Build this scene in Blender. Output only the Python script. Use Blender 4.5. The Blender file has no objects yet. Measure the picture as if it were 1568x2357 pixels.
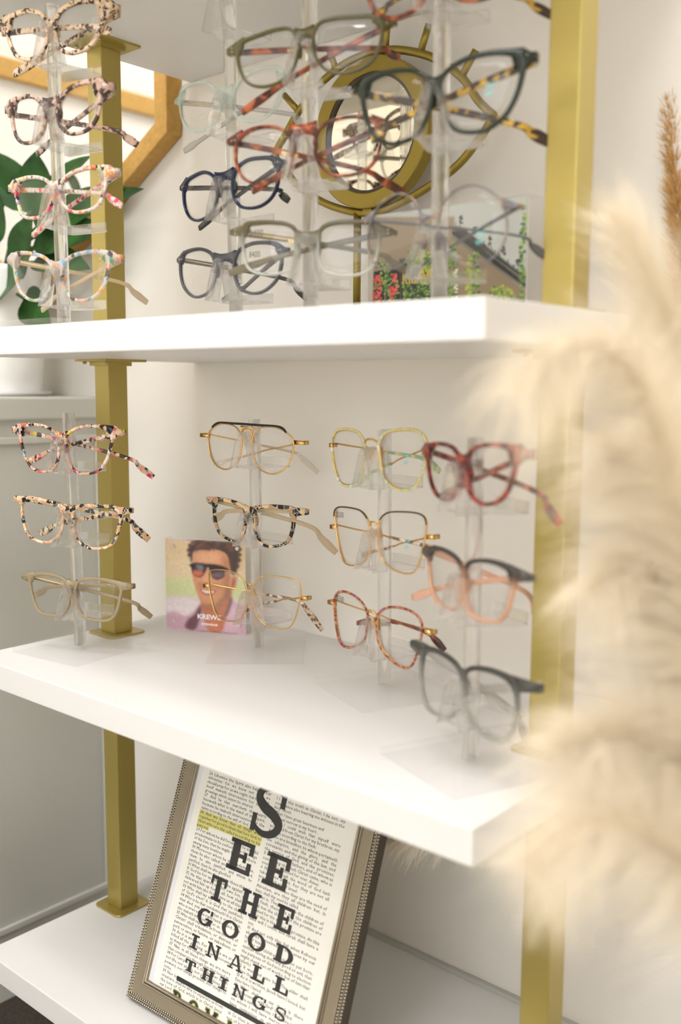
import bpy, bmesh, math, random
import numpy as np
from mathutils import Vector, Matrix
random.seed(7); rng = np.random.default_rng(7)
H = 0.85                      # camera height above the floor
C = bpy.context.scene.collection
SC = bpy.context.scene
mm = 0.001

# ------------------------------------------------------------------ helpers
def V(*a): return Vector(a)
def mesh_obj(name, verts, faces, mat, parent=None, smooth=False, mats=None, fmi=None):
    me = bpy.data.meshes.new(name)
    me.from_pydata([tuple(v) for v in verts], [], [tuple(f) for f in faces])
    me.validate(); me.update()
    if mats:
        for m in mats: me.materials.append(m)
        if fmi is not None: me.polygons.foreach_set('material_index', fmi)
    elif mat: me.materials.append(mat)
    if smooth: me.polygons.foreach_set('use_smooth', [True]*len(me.polygons))
    o = bpy.data.objects.new(name, me); C.objects.link(o)
    if parent: o.parent = parent
    return o
class MB:
    def __init__(s): s.v=[]; s.f=[]
    def add(s, v, f):
        n=len(s.v); s.v += [tuple(x) for x in v]; s.f += [tuple(i+n for i in q) for q in f]; return s
    def box(s, x0,x1,y0,y1,z0,z1, M=None):
        v=[(x,y,z) for x in (x0,x1) for y in (y0,y1) for z in (z0,z1)]
        if M: v=[M@Vector(q) for q in v]
        return s.add(v, [(0,1,3,2),(4,6,7,5),(0,4,5,1),(2,3,7,6),(0,2,6,4),(1,5,7,3)])
    def prism(s, poly, a0, a1, plane='xz', fn=None):
        # polygon of 2-D points (CCW) extruded along the third axis from a0 to a1
        def P(p,a):
            q = (p[0],a,p[1]) if plane=='xz' else ((p[0],p[1],a) if plane=='xy' else (a,p[0],p[1]))
            return fn(q) if fn else q
        n=len(poly); v=[P(p,a0) for p in poly]+[P(p,a1) for p in poly]
        f=[tuple(range(n)), tuple(range(2*n-1,n-1,-1))]+[(i+n,(i+1)%n+n,(i+1)%n,i) for i in range(n)]
        return s.add(v,f)
    def sweep(s, pts, prof, up=(0,0,1), closed=False, caps=True):
        # prof: list (per point) of 2-D profile loops [(side, up)...]; or one loop
        pts=[Vector(p) for p in pts]; n=len(pts); up=Vector(up)
        per = isinstance(prof[0][0], (list,tuple)) 
        rings=[]
        for i,p in enumerate(pts):
            if closed: t=(pts[(i+1)%n]-pts[i-1])
            else: t=pts[min(i+1,n-1)]-pts[max(i-1,0)]
            t.normalize()
            sd=t.cross(up)
            if sd.length<1e-4: sd=t.cross(Vector((1,0,0)))
            sd.normalize(); u2=sd.cross(t)
            pr=prof[i] if per else prof
            rings.append([p+sd*a+u2*b for a,b in pr])
        m=len(rings[0]); v=[q for r in rings for q in r]; f=[]
        for i in range(n if closed else n-1):
            j=(i+1)%n
            for k in range(m):
                l=(k+1)%m
                f.append((i*m+k,j*m+k,j*m+l,i*m+l))
        if caps and not closed: f += [tuple(range(m)), tuple((n-1)*m+k for k in range(m-1,-1,-1))]
        return s.add(v,f)
    def tube(s, pts, r, n=10, **k):
        rr = r if isinstance(r,(list,tuple)) else [r]*len(pts)
        return s.sweep(pts, [[(a*math.cos(2*math.pi*q/n), a*math.sin(2*math.pi*q/n)) for q in range(n)] for a in rr], **k)
    def lathe(s, prof, n=32, c=(0,0,0)):
        v=[(c[0]+r*math.cos(2*math.pi*i/n), c[1]+r*math.sin(2*math.pi*i/n), c[2]+z) for r,z in prof for i in range(n)]
        m=len(prof); f=[(j*n+i, j*n+(i+1)%n, (j+1)*n+(i+1)%n, (j+1)*n+i) for j in range(m-1) for i in range(n)]
        f += [tuple(range(n-1,-1,-1)), tuple((m-1)*n+i for i in range(n))]
        return s.add(v,f)
    def ball(s, c, r, nu=8, nv=6, sc=(1,1,1)):
        v=[(c[0],c[1],c[2]+r*sc[2])]; 
        for j in range(1,nv):
            a=math.pi*j/nv
            v += [(c[0]+r*sc[0]*math.sin(a)*math.cos(2*math.pi*i/nu), c[1]+r*sc[1]*math.sin(a)*math.sin(2*math.pi*i/nu), c[2]+r*sc[2]*math.cos(a)) for i in range(nu)]
        v.append((c[0],c[1],c[2]-r*sc[2])); L=len(v)-1
        f=[(0,1+i,1+(i+1)%nu) for i in range(nu)]
        for j in range(nv-2): f += [(1+j*nu+i,1+(j+1)*nu+i,1+(j+1)*nu+(i+1)%nu,1+j*nu+(i+1)%nu) for i in range(nu)]
        f += [(L,L-nu+(i+1)%nu,L-nu+i) for i in range(nu)]
        return s.add(v,f)
    def build(s, name, mat, parent=None, smooth=False, bevel=0, seg=2):
        o=mesh_obj(name, s.v, s.f, mat, parent, smooth)
        bm=bmesh.new(); bm.from_mesh(o.data); bmesh.ops.recalc_face_normals(bm, faces=bm.faces)
        if bevel:
            bmesh.ops.bevel(bm, geom=[e for e in bm.edges if len(e.link_faces)==2 and e.calc_face_angle(0)>0.6], offset=bevel, segments=seg, affect='EDGES', profile=.6, clamp_overlap=True)
        bm.to_mesh(o.data); bm.free()
        return o
def thing(name, label, cat, loc=(0,0,0), rz=0, group=None):
    o=bpy.data.objects.new(name, None); C.objects.link(o); o.location=loc; o.rotation_euler=(0,0,rz); o.empty_display_size=.02
    o['label']=label; o['category']=cat
    if group: o['group']=group
    return o
def tag(o, label, cat, group=None, kind=None):
    o['label']=label; o['category']=cat
    if group: o['group']=group
    if kind: o['kind']=kind
    return o
def struct(o): o['kind']='structure'; return o
def catmull(p, k, closed=False):
    p=[np.array(q,float) for q in p]; n=len(p); out=[]
    rngi = range(n if closed else n-1)
    for i in rngi:
        g=lambda j: p[j%n] if closed else p[min(max(j,0),n-1)]
        a,b,c,d=g(i-1),g(i),g(i+1),g(i+2)
        for t in np.arange(k)/k:
            out.append(.5*((2*b)+(c-a)*t+(2*a-5*b+4*c-d)*t*t+(3*b-a-3*c+d)*t**3))
    if not closed: out.append(p[-1])
    return out
# ------------------------------------------------------------------ materials
def srgb(c):
    f=lambda x: x/12.92 if x<=.04045 else ((x+.055)/1.055)**2.4
    return tuple(f(v/255) for v in c)+(1,)
def newmat(name):
    m=bpy.data.materials.new(name); m.use_nodes=True; nt=m.node_tree
    b=nt.nodes['Principled BSDF']; return m,nt,b
def plain(name, rgb, rough=.5, metal=0, spec=.5, bump=0, bscale=200, coat=0, var=0):
    m,nt,b=newmat(name); b.inputs['Base Color'].default_value=srgb(rgb); b.inputs['Roughness'].default_value=rough
    b.inputs['Metallic'].default_value=metal; b.inputs['Specular IOR Level'].default_value=spec if not coat else .38; b.inputs['Coat Weight'].default_value=0
    if bump or var:
        tc=nt.nodes.new('ShaderNodeTexCoord'); nz=nt.nodes.new('ShaderNodeTexNoise'); nz.inputs['Scale'].default_value=bscale; nz.inputs['Detail'].default_value=4
        nt.links.new(tc.outputs['Object'], nz.inputs['Vector'])
        if bump:
            bp=nt.nodes.new('ShaderNodeBump'); bp.inputs['Strength'].default_value=bump; bp.inputs['Distance'].default_value=.002
            nt.links.new(nz.outputs['Fac'], bp.inputs['Height']); nt.links.new(bp.outputs['Normal'], b.inputs['Normal'])
        if var:
            cr=nt.nodes.new('ShaderNodeValToRGB'); c=srgb(rgb)
            cr.color_ramp.elements[0].color=tuple(x*(1-var) for x in c[:3])+(1,); cr.color_ramp.elements[1].color=tuple(min(1,x*(1+var)) for x in c[:3])+(1,)
            cr.color_ramp.elements[0].position=.3; cr.color_ramp.elements[1].position=.7
            nt.links.new(nz.outputs['Fac'], cr.inputs['Fac']); nt.links.new(cr.outputs['Color'], b.inputs['Base Color'])
    return m
def see_through(m, amount, tint=(1,1,1)):
    # acetate that lets part of the light through
    nt=m.node_tree; b=nt.nodes['Principled BSDF']; out=nt.nodes['Material Output']
    tr=nt.nodes.new('ShaderNodeBsdfTransparent'); tr.inputs['Color'].default_value=tint+(1,)
    mx=nt.nodes.new('ShaderNodeMixShader'); mx.inputs[0].default_value=amount
    nt.links.new(b.outputs[0], mx.inputs[1]); nt.links.new(tr.outputs[0], mx.inputs[2]); nt.links.new(mx.outputs[0], out.inputs[0])
    return m
def speckle(name, cols, scale=160, stretch=(1,1,1), rough=.12, seed=0, edge=None, trans=0, noise=False):
    # cols: list of (position, rgb); cellular chips (voronoi) or soft blotches (noise)
    m,nt,b=newmat(name); N=nt.nodes.new; L=nt.links.new
    tc=N('ShaderNodeTexCoord'); mp=N('ShaderNodeMapping'); mp.inputs['Scale'].default_value=stretch; mp.inputs['Location'].default_value=(seed*.37,seed*.11,seed*.73)
    L(tc.outputs['Object'], mp.inputs['Vector'])
    cr=N('ShaderNodeValToRGB'); cr.color_ramp.interpolation='CONSTANT' if not noise else 'EASE'
    e=cr.color_ramp.elements
    while len(e)<len(cols): e.new(.5)
    for i,(p,c) in enumerate(cols): e[i].position=p; e[i].color=srgb(c)
    if noise:
        nz=N('ShaderNodeTexNoise'); nz.inputs['Scale'].default_value=scale; nz.inputs['Detail'].default_value=1.5; nz.inputs['Distortion'].default_value=.6
        L(mp.outputs[0], nz.inputs['Vector']); L(nz.outputs['Fac'], cr.inputs['Fac'])
        L(cr.outputs[0], b.inputs['Base Color'])
    else:
        n2=N('ShaderNodeTexNoise'); n2.inputs['Scale'].default_value=scale*1.3; L(mp.outputs[0], n2.inputs['Vector'])
        mxv=N('ShaderNodeMix'); mxv.data_type='VECTOR'; mxv.inputs[0].default_value=.006
        L(mp.outputs[0], mxv.inputs[4]); L(n2.outputs['Color'], mxv.inputs[5])
        vo=N('ShaderNodeTexVoronoi'); vo.inputs['Scale'].default_value=scale; L(mxv.outputs[1], vo.inputs['Vector'])
        wn=N('ShaderNodeTexWhiteNoise'); L(vo.outputs['Color'], wn.inputs['Vector']); L(wn.outputs['Value'], cr.inputs['Fac'])
        if edge:
            v2=N('ShaderNodeTexVoronoi'); v2.feature='DISTANCE_TO_EDGE'; v2.inputs['Scale'].default_value=scale; L(mxv.outputs[1], v2.inputs['Vector'])
            lt=N('ShaderNodeMath'); lt.operation='LESS_THAN'; lt.inputs[1].default_value=.035; L(v2.outputs['Distance'], lt.inputs[0])
            mc=N('ShaderNodeMix'); mc.data_type='RGBA'; L(lt.outputs[0], mc.inputs[0]); L(cr.outputs[0], mc.inputs[6]); mc.inputs[7].default_value=srgb(edge)
            L(mc.outputs[2], b.inputs['Base Color'])
        else: L(cr.outputs[0], b.inputs['Base Color'])
    b.inputs['Roughness'].default_value=rough; b.inputs['Coat Weight'].default_value=.0; b.inputs['Specular IOR Level'].default_value=.4
    if trans: see_through(m, trans)
    return m
def clear_plastic(name, rough=.0, tint=(1,1,1), thin=.55, ior=1.49, haze=0):
    m,nt,b=newmat(name); nt.nodes.remove(b); N=nt.nodes.new; L=nt.links.new
    g=N('ShaderNodeBsdfGlass'); g.inputs['IOR'].default_value=ior; g.inputs['Roughness'].default_value=rough; g.inputs['Color'].default_value=tint+(1,)
    t=N('ShaderNodeBsdfTransparent'); t.inputs['Color'].default_value=tint+(1,)
    mx=N('ShaderNodeMixShader'); mx.inputs[0].default_value=thin
    L(g.outputs[0],mx.inputs[1]); L(t.outputs[0],mx.inputs[2])
    d=N('ShaderNodeBsdfTranslucent'); d.inputs['Color'].default_value=(.95,.95,.97,1); m2=N('ShaderNodeMixShader'); m2.inputs[0].default_value=haze
    L(mx.outputs[0],m2.inputs[1]); L(d.outputs[0],m2.inputs[2]); L(m2.outputs[0], nt.nodes['Material Output'].inputs[0]); return m
def thin_glass(name, gloss=1.0, tint=(1,1,1), ior=1.5):
    # a thin pane: clear with a fresnel reflection
    m,nt,b=newmat(name); nt.nodes.remove(b); N=nt.nodes.new; L=nt.links.new
    t=N('ShaderNodeBsdfTransparent'); t.inputs['Color'].default_value=tint+(1,)
    g=N('ShaderNodeBsdfGlossy'); g.inputs['Roughness'].default_value=.0
    ge=N('ShaderNodeNewGeometry'); dt=N('ShaderNodeVectorMath'); dt.operation='DOT_PRODUCT'; L(ge.outputs['Incoming'],dt.inputs[0]); L(ge.outputs['Normal'],dt.inputs[1])
    ab=N('ShaderNodeMath'); ab.operation='ABSOLUTE'; L(dt.outputs['Value'],ab.inputs[0])
    om=N('ShaderNodeMath'); om.operation='SUBTRACT'; om.inputs[0].default_value=1; L(ab.outputs[0],om.inputs[1])
    pw=N('ShaderNodeMath'); pw.operation='POWER'; pw.inputs[1].default_value=5; L(om.outputs[0],pw.inputs[0])
    ml=N('ShaderNodeMath'); ml.operation='MULTIPLY_ADD'; ml.inputs[1].default_value=.9*gloss; ml.inputs[2].default_value=.022*gloss; L(pw.outputs[0], ml.inputs[0])
    mx=N('ShaderNodeMixShader'); L(ml.outputs[0], mx.inputs[0]); L(t.outputs[0],mx.inputs[1]); L(g.outputs[0],mx.inputs[2])
    L(mx.outputs[0], nt.nodes['Material Output'].inputs[0]); return m
def emis(name, rgb, s):
    m,nt,b=newmat(name); b.inputs['Base Color'].default_value=srgb(rgb); b.inputs['Emission Color'].default_value=srgb(rgb); b.inputs['Emission Strength'].default_value=s; return m

M={}
M['wall']=plain('painted_wall',(231,226,217),.75,bump=.08,bscale=350)
M['shelf']=plain('white_laminate',(222,220,218),.42,spec=.25)
M['gold']=plain('brushed_gold_paint',(176,158,88),.34,metal=.55,spec=.5,bump=.03,bscale=900)
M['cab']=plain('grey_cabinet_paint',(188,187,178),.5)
M['mat']=plain('added_dark_mat',(52,42,34),.9,bump=.5,bscale=300,var=.5)
M['floor']=plain('pale_bounce_floor',(234,226,212),.45)  # kept pale to bounce light upward; the floor in view is dark
M['ceil']=plain('ceiling_tile',(225,222,215),.85,bump=.2,bscale=300)
M['acr']=clear_plastic('clear_acrylic',thin=.38,haze=.06)
M['acr_thin']=clear_plastic('clear_acrylic_moulding',thin=.62,haze=.05)
M['base']=clear_plastic('acrylic_base',thin=.90,haze=.02)
M['lens']=thin_glass('demo_lens',1.0)
M['goldwire']=plain('polished_gold_wire',(222,178,110),.16,metal=1)
M['black']=plain('black_enamel',(22,20,20),.2)
M['pane']=thin_glass('picture_glass',.9)
M['pewter']=plain('pewter_frame_finish',(152,140,120),.36,metal=.5,bump=.06,bscale=500)
M['bead']=plain('silver_beads',(205,196,176),.3,metal=.6)
M['dkpewter']=plain('dark_recess',(66,56,44),.6)
M['mirror']=plain('mirror_silver',(240,240,240),.01,metal=1)
M['mirror2']=plain('dimmed_mirror',(212,206,188),.01,metal=1)  # beige put into the mirror colour to dim its overly bright reflection
M['oldgold']=plain('antique_gold',(150,130,58),.38,metal=.75,bump=.08,bscale=300)
M['gilt']=plain('gilt_wood',(184,144,74),.42,metal=.35,bump=.1,bscale=120,var=.12)
M['pot']=plain('white_ceramic',(244,242,240),.35)
M['leaf']=plain('leaf_green',(40,76,30),.5,spec=.2,var=.45,bscale=30)
M['stemg']=plain('plant_stem',(70,96,48),.6)
M['plume']=plain('pampas_fibre',(238,226,204),.7,spec=.1)
M['stalk']=plain('pampas_stalk',(232,220,196),.7)
M['reed']=plain('dried_reed',(206,162,96),.75,spec=.1)
M['white']=plain('white_print',(245,242,240),.6)
M['paper']=plain('book_page_paper',(240,237,229),.8,bump=.02)
M['matw']=plain('white_backing',(226,226,230),.7)
M['ink']=plain('body_text_ink',(72,68,62),.8)
M['bigink']=plain('chart_letter_ink',(40,39,38),.7)
M['hl']=plain('highlighter_yellow',(214,208,120),.8)
M['halo']=plain('olive_letter_outline',(150,150,60),.8)
M['screw']=plain('screw_steel',(190,175,140),.35,metal=.9)
M['teal']=plain('teal_lens_print',(110,200,200),.5)
M['pencil']=plain('marker_writing',(80,74,66),.6)
M['logo']=plain('gold_foil',(215,185,130),.3,metal=.7)
LP=34; WP=34; FST=3.2; EXPO=-.23
CAM=[0.756537, 0.653925, 0.005846],[-0.086009, 0.090636, 0.992163],[0.64827, -0.751111, 0.124813],2287.58
SD={'A1': ([-0.8931, 0.5987, 0.0586], [-0.0068, -0.0096]), 'A2': ([-0.7428, 0.6985, 0.0586], [-0.0108, -0.0107]), 'A3': ([-0.5993, 0.6532, 0.0586], [-0.0054, -0.0051]), 'A4': ([-0.4729, 0.6677, 0.0586], [-0.0044, -0.0037]), 'B1': ([-0.9493, 0.646, -0.3], [-0.0132, -0.0191]), 'B2': ([-0.7921, 0.7752, -0.3], [-0.0077, -0.0074]), 'B3': ([-0.5934, 0.756, -0.3], [-0.0083, -0.0058]), 'B4': ([-0.4206, 0.6487, -0.3], [-0.0067, -0.0041])}
GD={
'A1a':{'O': [-0.8743, 0.5795, 0.3488], 'yaw': 0.2596, 'roll': -0.0222, 'W': 148.3, 'HL': (-72.4, 7.0, -0.3), 'HR': (74.7, 7.0, -0.5), 'op': [(7.3, -2.4), (14.5, 6.9), (30.9, 11.4), (48.0, 10.7), (57.3, 7.1), (58.7, -1.2), (56.2, -8.5), (52.3, -16.3), (46.2, -24.0), (35.2, -28.8), (20.7, -29.3), (11.6, -23.9), (7.1, -13.9)], 'aL': [(42.4, 9.4, -7.6), (65.3, 10.0, -14.6)], 'aR': [(-22.1, 23.0, -21.4), (-75.4, 30.0, -33.3)]},
'A1b':{'O': [-0.8763, 0.5778, 0.2753], 'yaw': 0.1506, 'roll': 0.0091, 'W': 149.7, 'HL': (-71.6, 7.0, -1.8), 'HR': (77.0, 7.0, -1.6), 'op': [(10.3, -12.5), (14.6, -2.7), (24.1, 5.0), (38.3, 8.2), (51.7, 7.8), (58.2, 5.7), (60.3, -0.9), (59.0, -13.5), (55.4, -23.3), (46.9, -30.7), (34.8, -33.2), (22.4, -31.7), (12.6, -23.2)], 'aL': [(53.3, 35.2, -28.5), (69.4, 48.0, -41.3)], 'aR': [(-32.4, 32.5, -25.1), (-70.2, 44.0, -33.4)]},
'A1c':{'O': [-0.8747, 0.5799, 0.1967], 'yaw': 0.1804, 'roll': 0.0117, 'W': 149.4, 'HL': (-72.0, 7.0, 2.3), 'HR': (76.3, 7.0, 2.5), 'op': [(5.9, -12.3), (9.3, -0.6), (20.6, 6.2), (38.1, 9.0), (54.5, 7.9), (60.0, 4.5), (59.7, -3.9), (56.0, -15.4), (51.7, -22.9), (39.9, -27.2), (22.6, -27.1), (10.2, -19.4)], 'aL': [(54.5, 9.4, -13.7), (77.7, 10.0, -27.0)], 'aR': [(-30.6, 25.7, -26.7), (-69.9, 34.0, -39.2)]},
'A1d':{'O': [-0.8757, 0.5793, 0.1196], 'yaw': 0.2468, 'roll': -0.0377, 'W': 148.5, 'HL': (-73.2, 7.0, 3.7), 'HR': (74.1, 7.0, 3.3), 'op': [(7.3, -10.3), (10.0, -0.8), (19.5, 5.9), (34.5, 9.1), (49.0, 9.8), (58.4, 5.8), (59.2, -2.2), (56.2, -15.5), (50.8, -24.9), (41.2, -31.8), (28.1, -34.0), (16.1, -29.3), (9.1, -19.8)], 'aL': [(22.0, 74.6, -11.5), (31.0, 106.0, -29.3)], 'aR': [(-32.8, 37.9, -27.7), (-67.3, 52.0, -42.1)]},
'A2b':{'O': [-0.7312, 0.6746, 0.2798], 'yaw': 0.0884, 'roll': -0.0108, 'W': 148.2, 'HL': (-73.4, 7.0, 0.4), 'HR': (73.6, 7.0, 0.4), 'op': [(10.1, -10.2), (14.0, 0.8), (25.5, 9.3), (42.1, 12.0), (57.8, 10.7), (63.8, 2.9), (63.1, -11.1), (56.3, -23.2), (44.1, -29.7), (29.4, -30.8), (16.0, -25.6), (8.1, -17.2)], 'aL': [(64.8, 19.6, -26.7), (74.0, 25.0, -35.4)], 'aR': [(-43.4, 16.8, -35.4), (-74.2, 21.0, -43.3)]},
'A2c':{'O': [-0.7352, 0.6752, 0.2018], 'yaw': -0.0159, 'roll': 0.0385, 'W': 148.7, 'HL': (-74.7, 7.0, -0.2), 'HR': (73.1, 7.0, 0.3), 'op': [(13.2, -8.0), (18.0, 1.6), (30.9, 6.9), (46.8, 6.5), (60.0, 3.7), (66.1, -4.5), (65.6, -17.4), (58.8, -28.1), (47.1, -33.8), (33.2, -34.1), (20.8, -30.1), (13.7, -20.1)], 'aL': [(59.7, 12.1, -21.3), (74.2, 14.0, -33.5)], 'aR': [(-24.5, 25.0, -20.6), (-75.6, 33.0, -35.5)]},
'A2d':{'O': [-0.734, 0.6737, 0.1245], 'yaw': 0.0432, 'roll': -0.007, 'W': 148.6, 'HL': (-74.2, 7.0, 1.7), 'HR': (73.5, 7.0, 1.7), 'op': [(14.4, -7.0), (19.6, 3.3), (32.6, 8.4), (47.8, 9.0), (60.6, 6.7), (66.8, 0.5), (66.9, -12.7), (61.6, -24.3), (49.7, -32.7), (36.5, -34.5), (22.6, -30.1), (15.4, -19.1)], 'aL': [(7.4, 85.5, -14.4), (2.8, 122.0, -31.3)], 'aR': [(-19.8, 46.8, -26.0), (-65.9, 65.0, -34.1)]},
'A3a':{'O': [-0.5818, 0.6248, 0.2868], 'yaw': 0.3254, 'roll': 0.0437, 'W': 151.6, 'HL': (-75.2, 7.0, -2.1), 'HR': (76.6, 7.0, -1.8), 'op': [(8.1, -13.7), (9.3, -2.6), (13.8, 4.2), (24.9, 5.6), (41.1, 4.5), (58.1, 2.6), (63.1, -2.6), (62.7, -14.9), (57.2, -26.5), (47.8, -32.8), (34.3, -34.9), (20.7, -31.8), (12.6, -24.4)], 'aL': [(44.2, 57.0, -2.3), (55.0, 80.0, -5.1)], 'aR': [(-21.3, 16.8, -28.5), (-70.3, 21.0, -48.1)]},
'A3b':{'O': [-0.584, 0.6255, 0.2118], 'yaw': 0.3388, 'roll': 0.0197, 'W': 148.5, 'HL': (-74.0, 7.0, -2.6), 'HR': (74.0, 7.0, -2.4), 'op': [(12.0, -12.7), (14.2, -4.0), (22.0, 1.6), (34.5, 4.3), (47.9, 3.8), (59.8, -1.5), (64.3, -10.6), (63.5, -21.8), (58.2, -31.6), (48.8, -37.3), (36.6, -39.0), (24.3, -36.8), (16.0, -29.7), (11.9, -20.4)], 'aL': [(38.8, 42.0, -28.7), (69.6, 58.0, -47.1)], 'aR': [(-36.9, 35.9, -25.8), (-71.1, 49.0, -35.6)]},
'A3c':{'O': [-0.58, 0.627, 0.1262], 'yaw': 0.3874, 'roll': -0.0401, 'W': 149.1, 'HL': (-73.9, 7.0, 2.5), 'HR': (74.9, 7.0, 2.1), 'op': [(11.3, -9.1), (11.6, 1.3), (17.6, 6.5), (30.0, 8.5), (47.6, 8.7), (57.0, 6.9), (60.0, -2.0), (58.1, -17.6), (53.3, -26.7), (42.7, -30.9), (29.0, -31.1), (16.3, -27.4), (11.7, -18.3)], 'aL': [(53.6, 32.5, -11.5), (75.3, 44.0, -24.7)], 'aR': [(-30.6, 11.4, -17.1), (-76.4, 13.0, -30.9)]},
'A4b':{'O': [-0.4579, 0.6359, 0.2288], 'yaw': 0.1617, 'roll': 0.0069, 'W': 152.9, 'HL': (-75.0, 7.0, 3.6), 'HR': (78.0, 7.0, 3.6), 'op': [(4.6, -10.0), (5.2, -1.7), (12.6, 5.5), (27.0, 10.4), (44.7, 11.3), (59.4, 8.2), (64.3, 1.9), (63.9, -8.4), (60.0, -20.6), (52.9, -31.4), (41.8, -38.4), (29.1, -39.3), (17.2, -35.5), (8.9, -24.9)], 'aL': [(45.9, 46.8, -27.5), (68.3, 65.0, -40.7)], 'aR': [(-47.4, 23.0, -19.5), (-71.2, 30.0, -27.8)]},
'A4c':{'O': [-0.4624, 0.638, 0.1245], 'yaw': 0.0013, 'roll': -0.0292, 'W': 150.3, 'HL': (-73.9, 7.0, 8.4), 'HR': (76.0, 7.0, 8.2), 'op': [(8.0, -1.4), (11.8, 12.8), (22.1, 22.4), (36.4, 25.0), (50.5, 20.2), (61.0, 9.4), (65.2, -4.7), (62.5, -18.6), (53.1, -28.5), (39.4, -31.7), (24.7, -27.4), (13.3, -16.3)], 'aL': [(49.4, 52.2, -6.0), (61.9, 73.0, -20.9)], 'aR': [(-31.7, 44.7, -21.9), (-63.0, 62.0, -31.3)]},
'B1a':{'O': [-0.9353, 0.619, -0.0533], 'yaw': 0.3021, 'roll': 0.0015, 'W': 149.0, 'HL': (-73.4, 7.0, 2.3), 'HR': (74.7, 7.0, 2.2), 'op': [(6.2, -10.5), (7.1, -2.3), (14.2, 3.6), (26.9, 7.9), (45.4, 8.2), (56.1, 5.2), (60.3, -1.2), (58.3, -12.5), (53.5, -25.5), (44.1, -36.3), (29.1, -40.1), (15.7, -37.2), (8.2, -26.8)], 'aL': [(46.4, 57.0, -27.5), (63.5, 80.0, -49.9)], 'aR': [(-33.5, 23.6, -19.5), (-73.7, 31.0, -34.1)]},
'B1b':{'O': [-0.9318, 0.6213, -0.1342], 'yaw': 0.3919, 'roll': -0.0529, 'W': 148.9, 'HL': (-73.8, 7.0, 3.2), 'HR': (74.3, 7.0, 2.4), 'op': [(8.2, -11.7), (8.9, -3.3), (14.4, 2.3), (32.6, 4.2), (50.2, 4.6), (60.6, 1.3), (61.6, -5.2), (57.8, -22.1), (51.2, -34.4), (37.2, -39.0), (22.7, -37.9), (12.3, -29.7), (8.4, -20.1)], 'aL': [(44.2, 48.8, -12.5), (64.0, 68.0, -37.4)], 'aR': [(-36.5, 36.6, -26.1), (-67.9, 50.0, -40.9)]},
'B1c':{'O': [-0.9304, 0.6228, -0.2169], 'yaw': 0.3159, 'roll': 0.0024, 'W': 149.6, 'HL': (-72.3, 7.0, -0.7), 'HR': (76.5, 7.0, -0.7), 'op': [(5.6, -13.7), (7.0, -3.4), (14.2, 3.0), (33.5, 5.2), (51.8, 2.9), (59.8, -1.6), (58.6, -13.4), (53.7, -28.8), (45.2, -37.0), (30.3, -38.1), (14.9, -35.1), (7.2, -25.5)], 'aL': [(45.1, 48.8, -26.8), (58.3, 68.0, -47.2)], 'aR': [(-43.5, 20.2, -11.3), (-73.5, 26.0, -25.5)]},
'B2a':{'O': [-0.7817, 0.7486, -0.0465], 'yaw': 0.0848, 'roll': -0.0236, 'W': 149.1, 'HL': (-72.9, 7.0, -9.9), 'HR': (75.2, 7.0, -10.3), 'op': [(7.5, -19.0), (9.1, -7.8), (16.9, 1.6), (35.7, 4.0), (50.3, -0.1), (59.9, -7.7), (60.2, -18.6), (55.7, -32.5), (46.3, -41.4), (33.2, -44.8), (19.4, -40.5), (10.4, -30.0)], 'aL': [(3.0, 85.5, -29.2), (5.8, 122.0, -53.8)], 'aR': [(-49.2, 22.3, -38.3), (-73.4, 29.0, -46.4)]},
'B2b':{'O': [-0.7811, 0.7514, -0.1332], 'yaw': 0.0394, 'roll': -0.0147, 'W': 148.7, 'HL': (-73.4, 7.0, 2.0), 'HR': (74.1, 7.0, 1.7), 'op': [(8.4, -11.2), (10.2, -1.1), (21.2, 2.7), (43.9, 4.0), (55.5, 1.6), (58.1, -6.5), (55.8, -20.6), (49.3, -31.0), (34.0, -36.2), (19.7, -35.6), (10.4, -25.3)], 'aL': [(34.4, 63.1, -22.3), (52.4, 89.0, -53.5)], 'aR': [(-47.9, 16.8, -8.3), (-77.2, 21.0, -22.2)]},
'B2c':{'O': [-0.7793, 0.7496, -0.2204], 'yaw': 0.1051, 'roll': 0.024, 'W': 149.1, 'HL': (-72.7, 7.0, -5.8), 'HR': (75.4, 7.0, -5.5), 'op': [(4.3, -10.2), (7.5, 4.5), (20.1, 13.5), (42.1, 15.2), (61.2, 12.4), (65.6, 5.0), (63.8, -10.6), (57.1, -30.9), (48.9, -39.5), (34.1, -41.0), (18.7, -37.6), (7.5, -25.8)], 'aL': [(30.3, 53.6, -21.2), (43.8, 75.0, -57.3)], 'aR': [(-25.2, 47.4, -29.0), (-62.8, 66.0, -44.2)]},
'B3a':{'O': [-0.5939, 0.7311, -0.0538], 'yaw': -0.2076, 'roll': 0.0368, 'W': 148.2, 'HL': (-75.5, 7.0, -2.0), 'HR': (72.1, 7.0, -1.6), 'op': [(11.9, -11.1), (12.1, 1.7), (20.6, 9.8), (38.7, 13.0), (57.5, 12.2), (67.3, 6.8), (70.1, -2.4), (67.0, -19.4), (59.0, -33.6), (50.7, -39.4), (33.5, -39.3), (17.5, -30.3)], 'aL': [(57.7, 16.2, -12.3), (74.0, 20.0, -24.5)], 'aR': [(-41.0, 31.1, -30.7), (-73.1, 42.0, -43.0)]},
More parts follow.
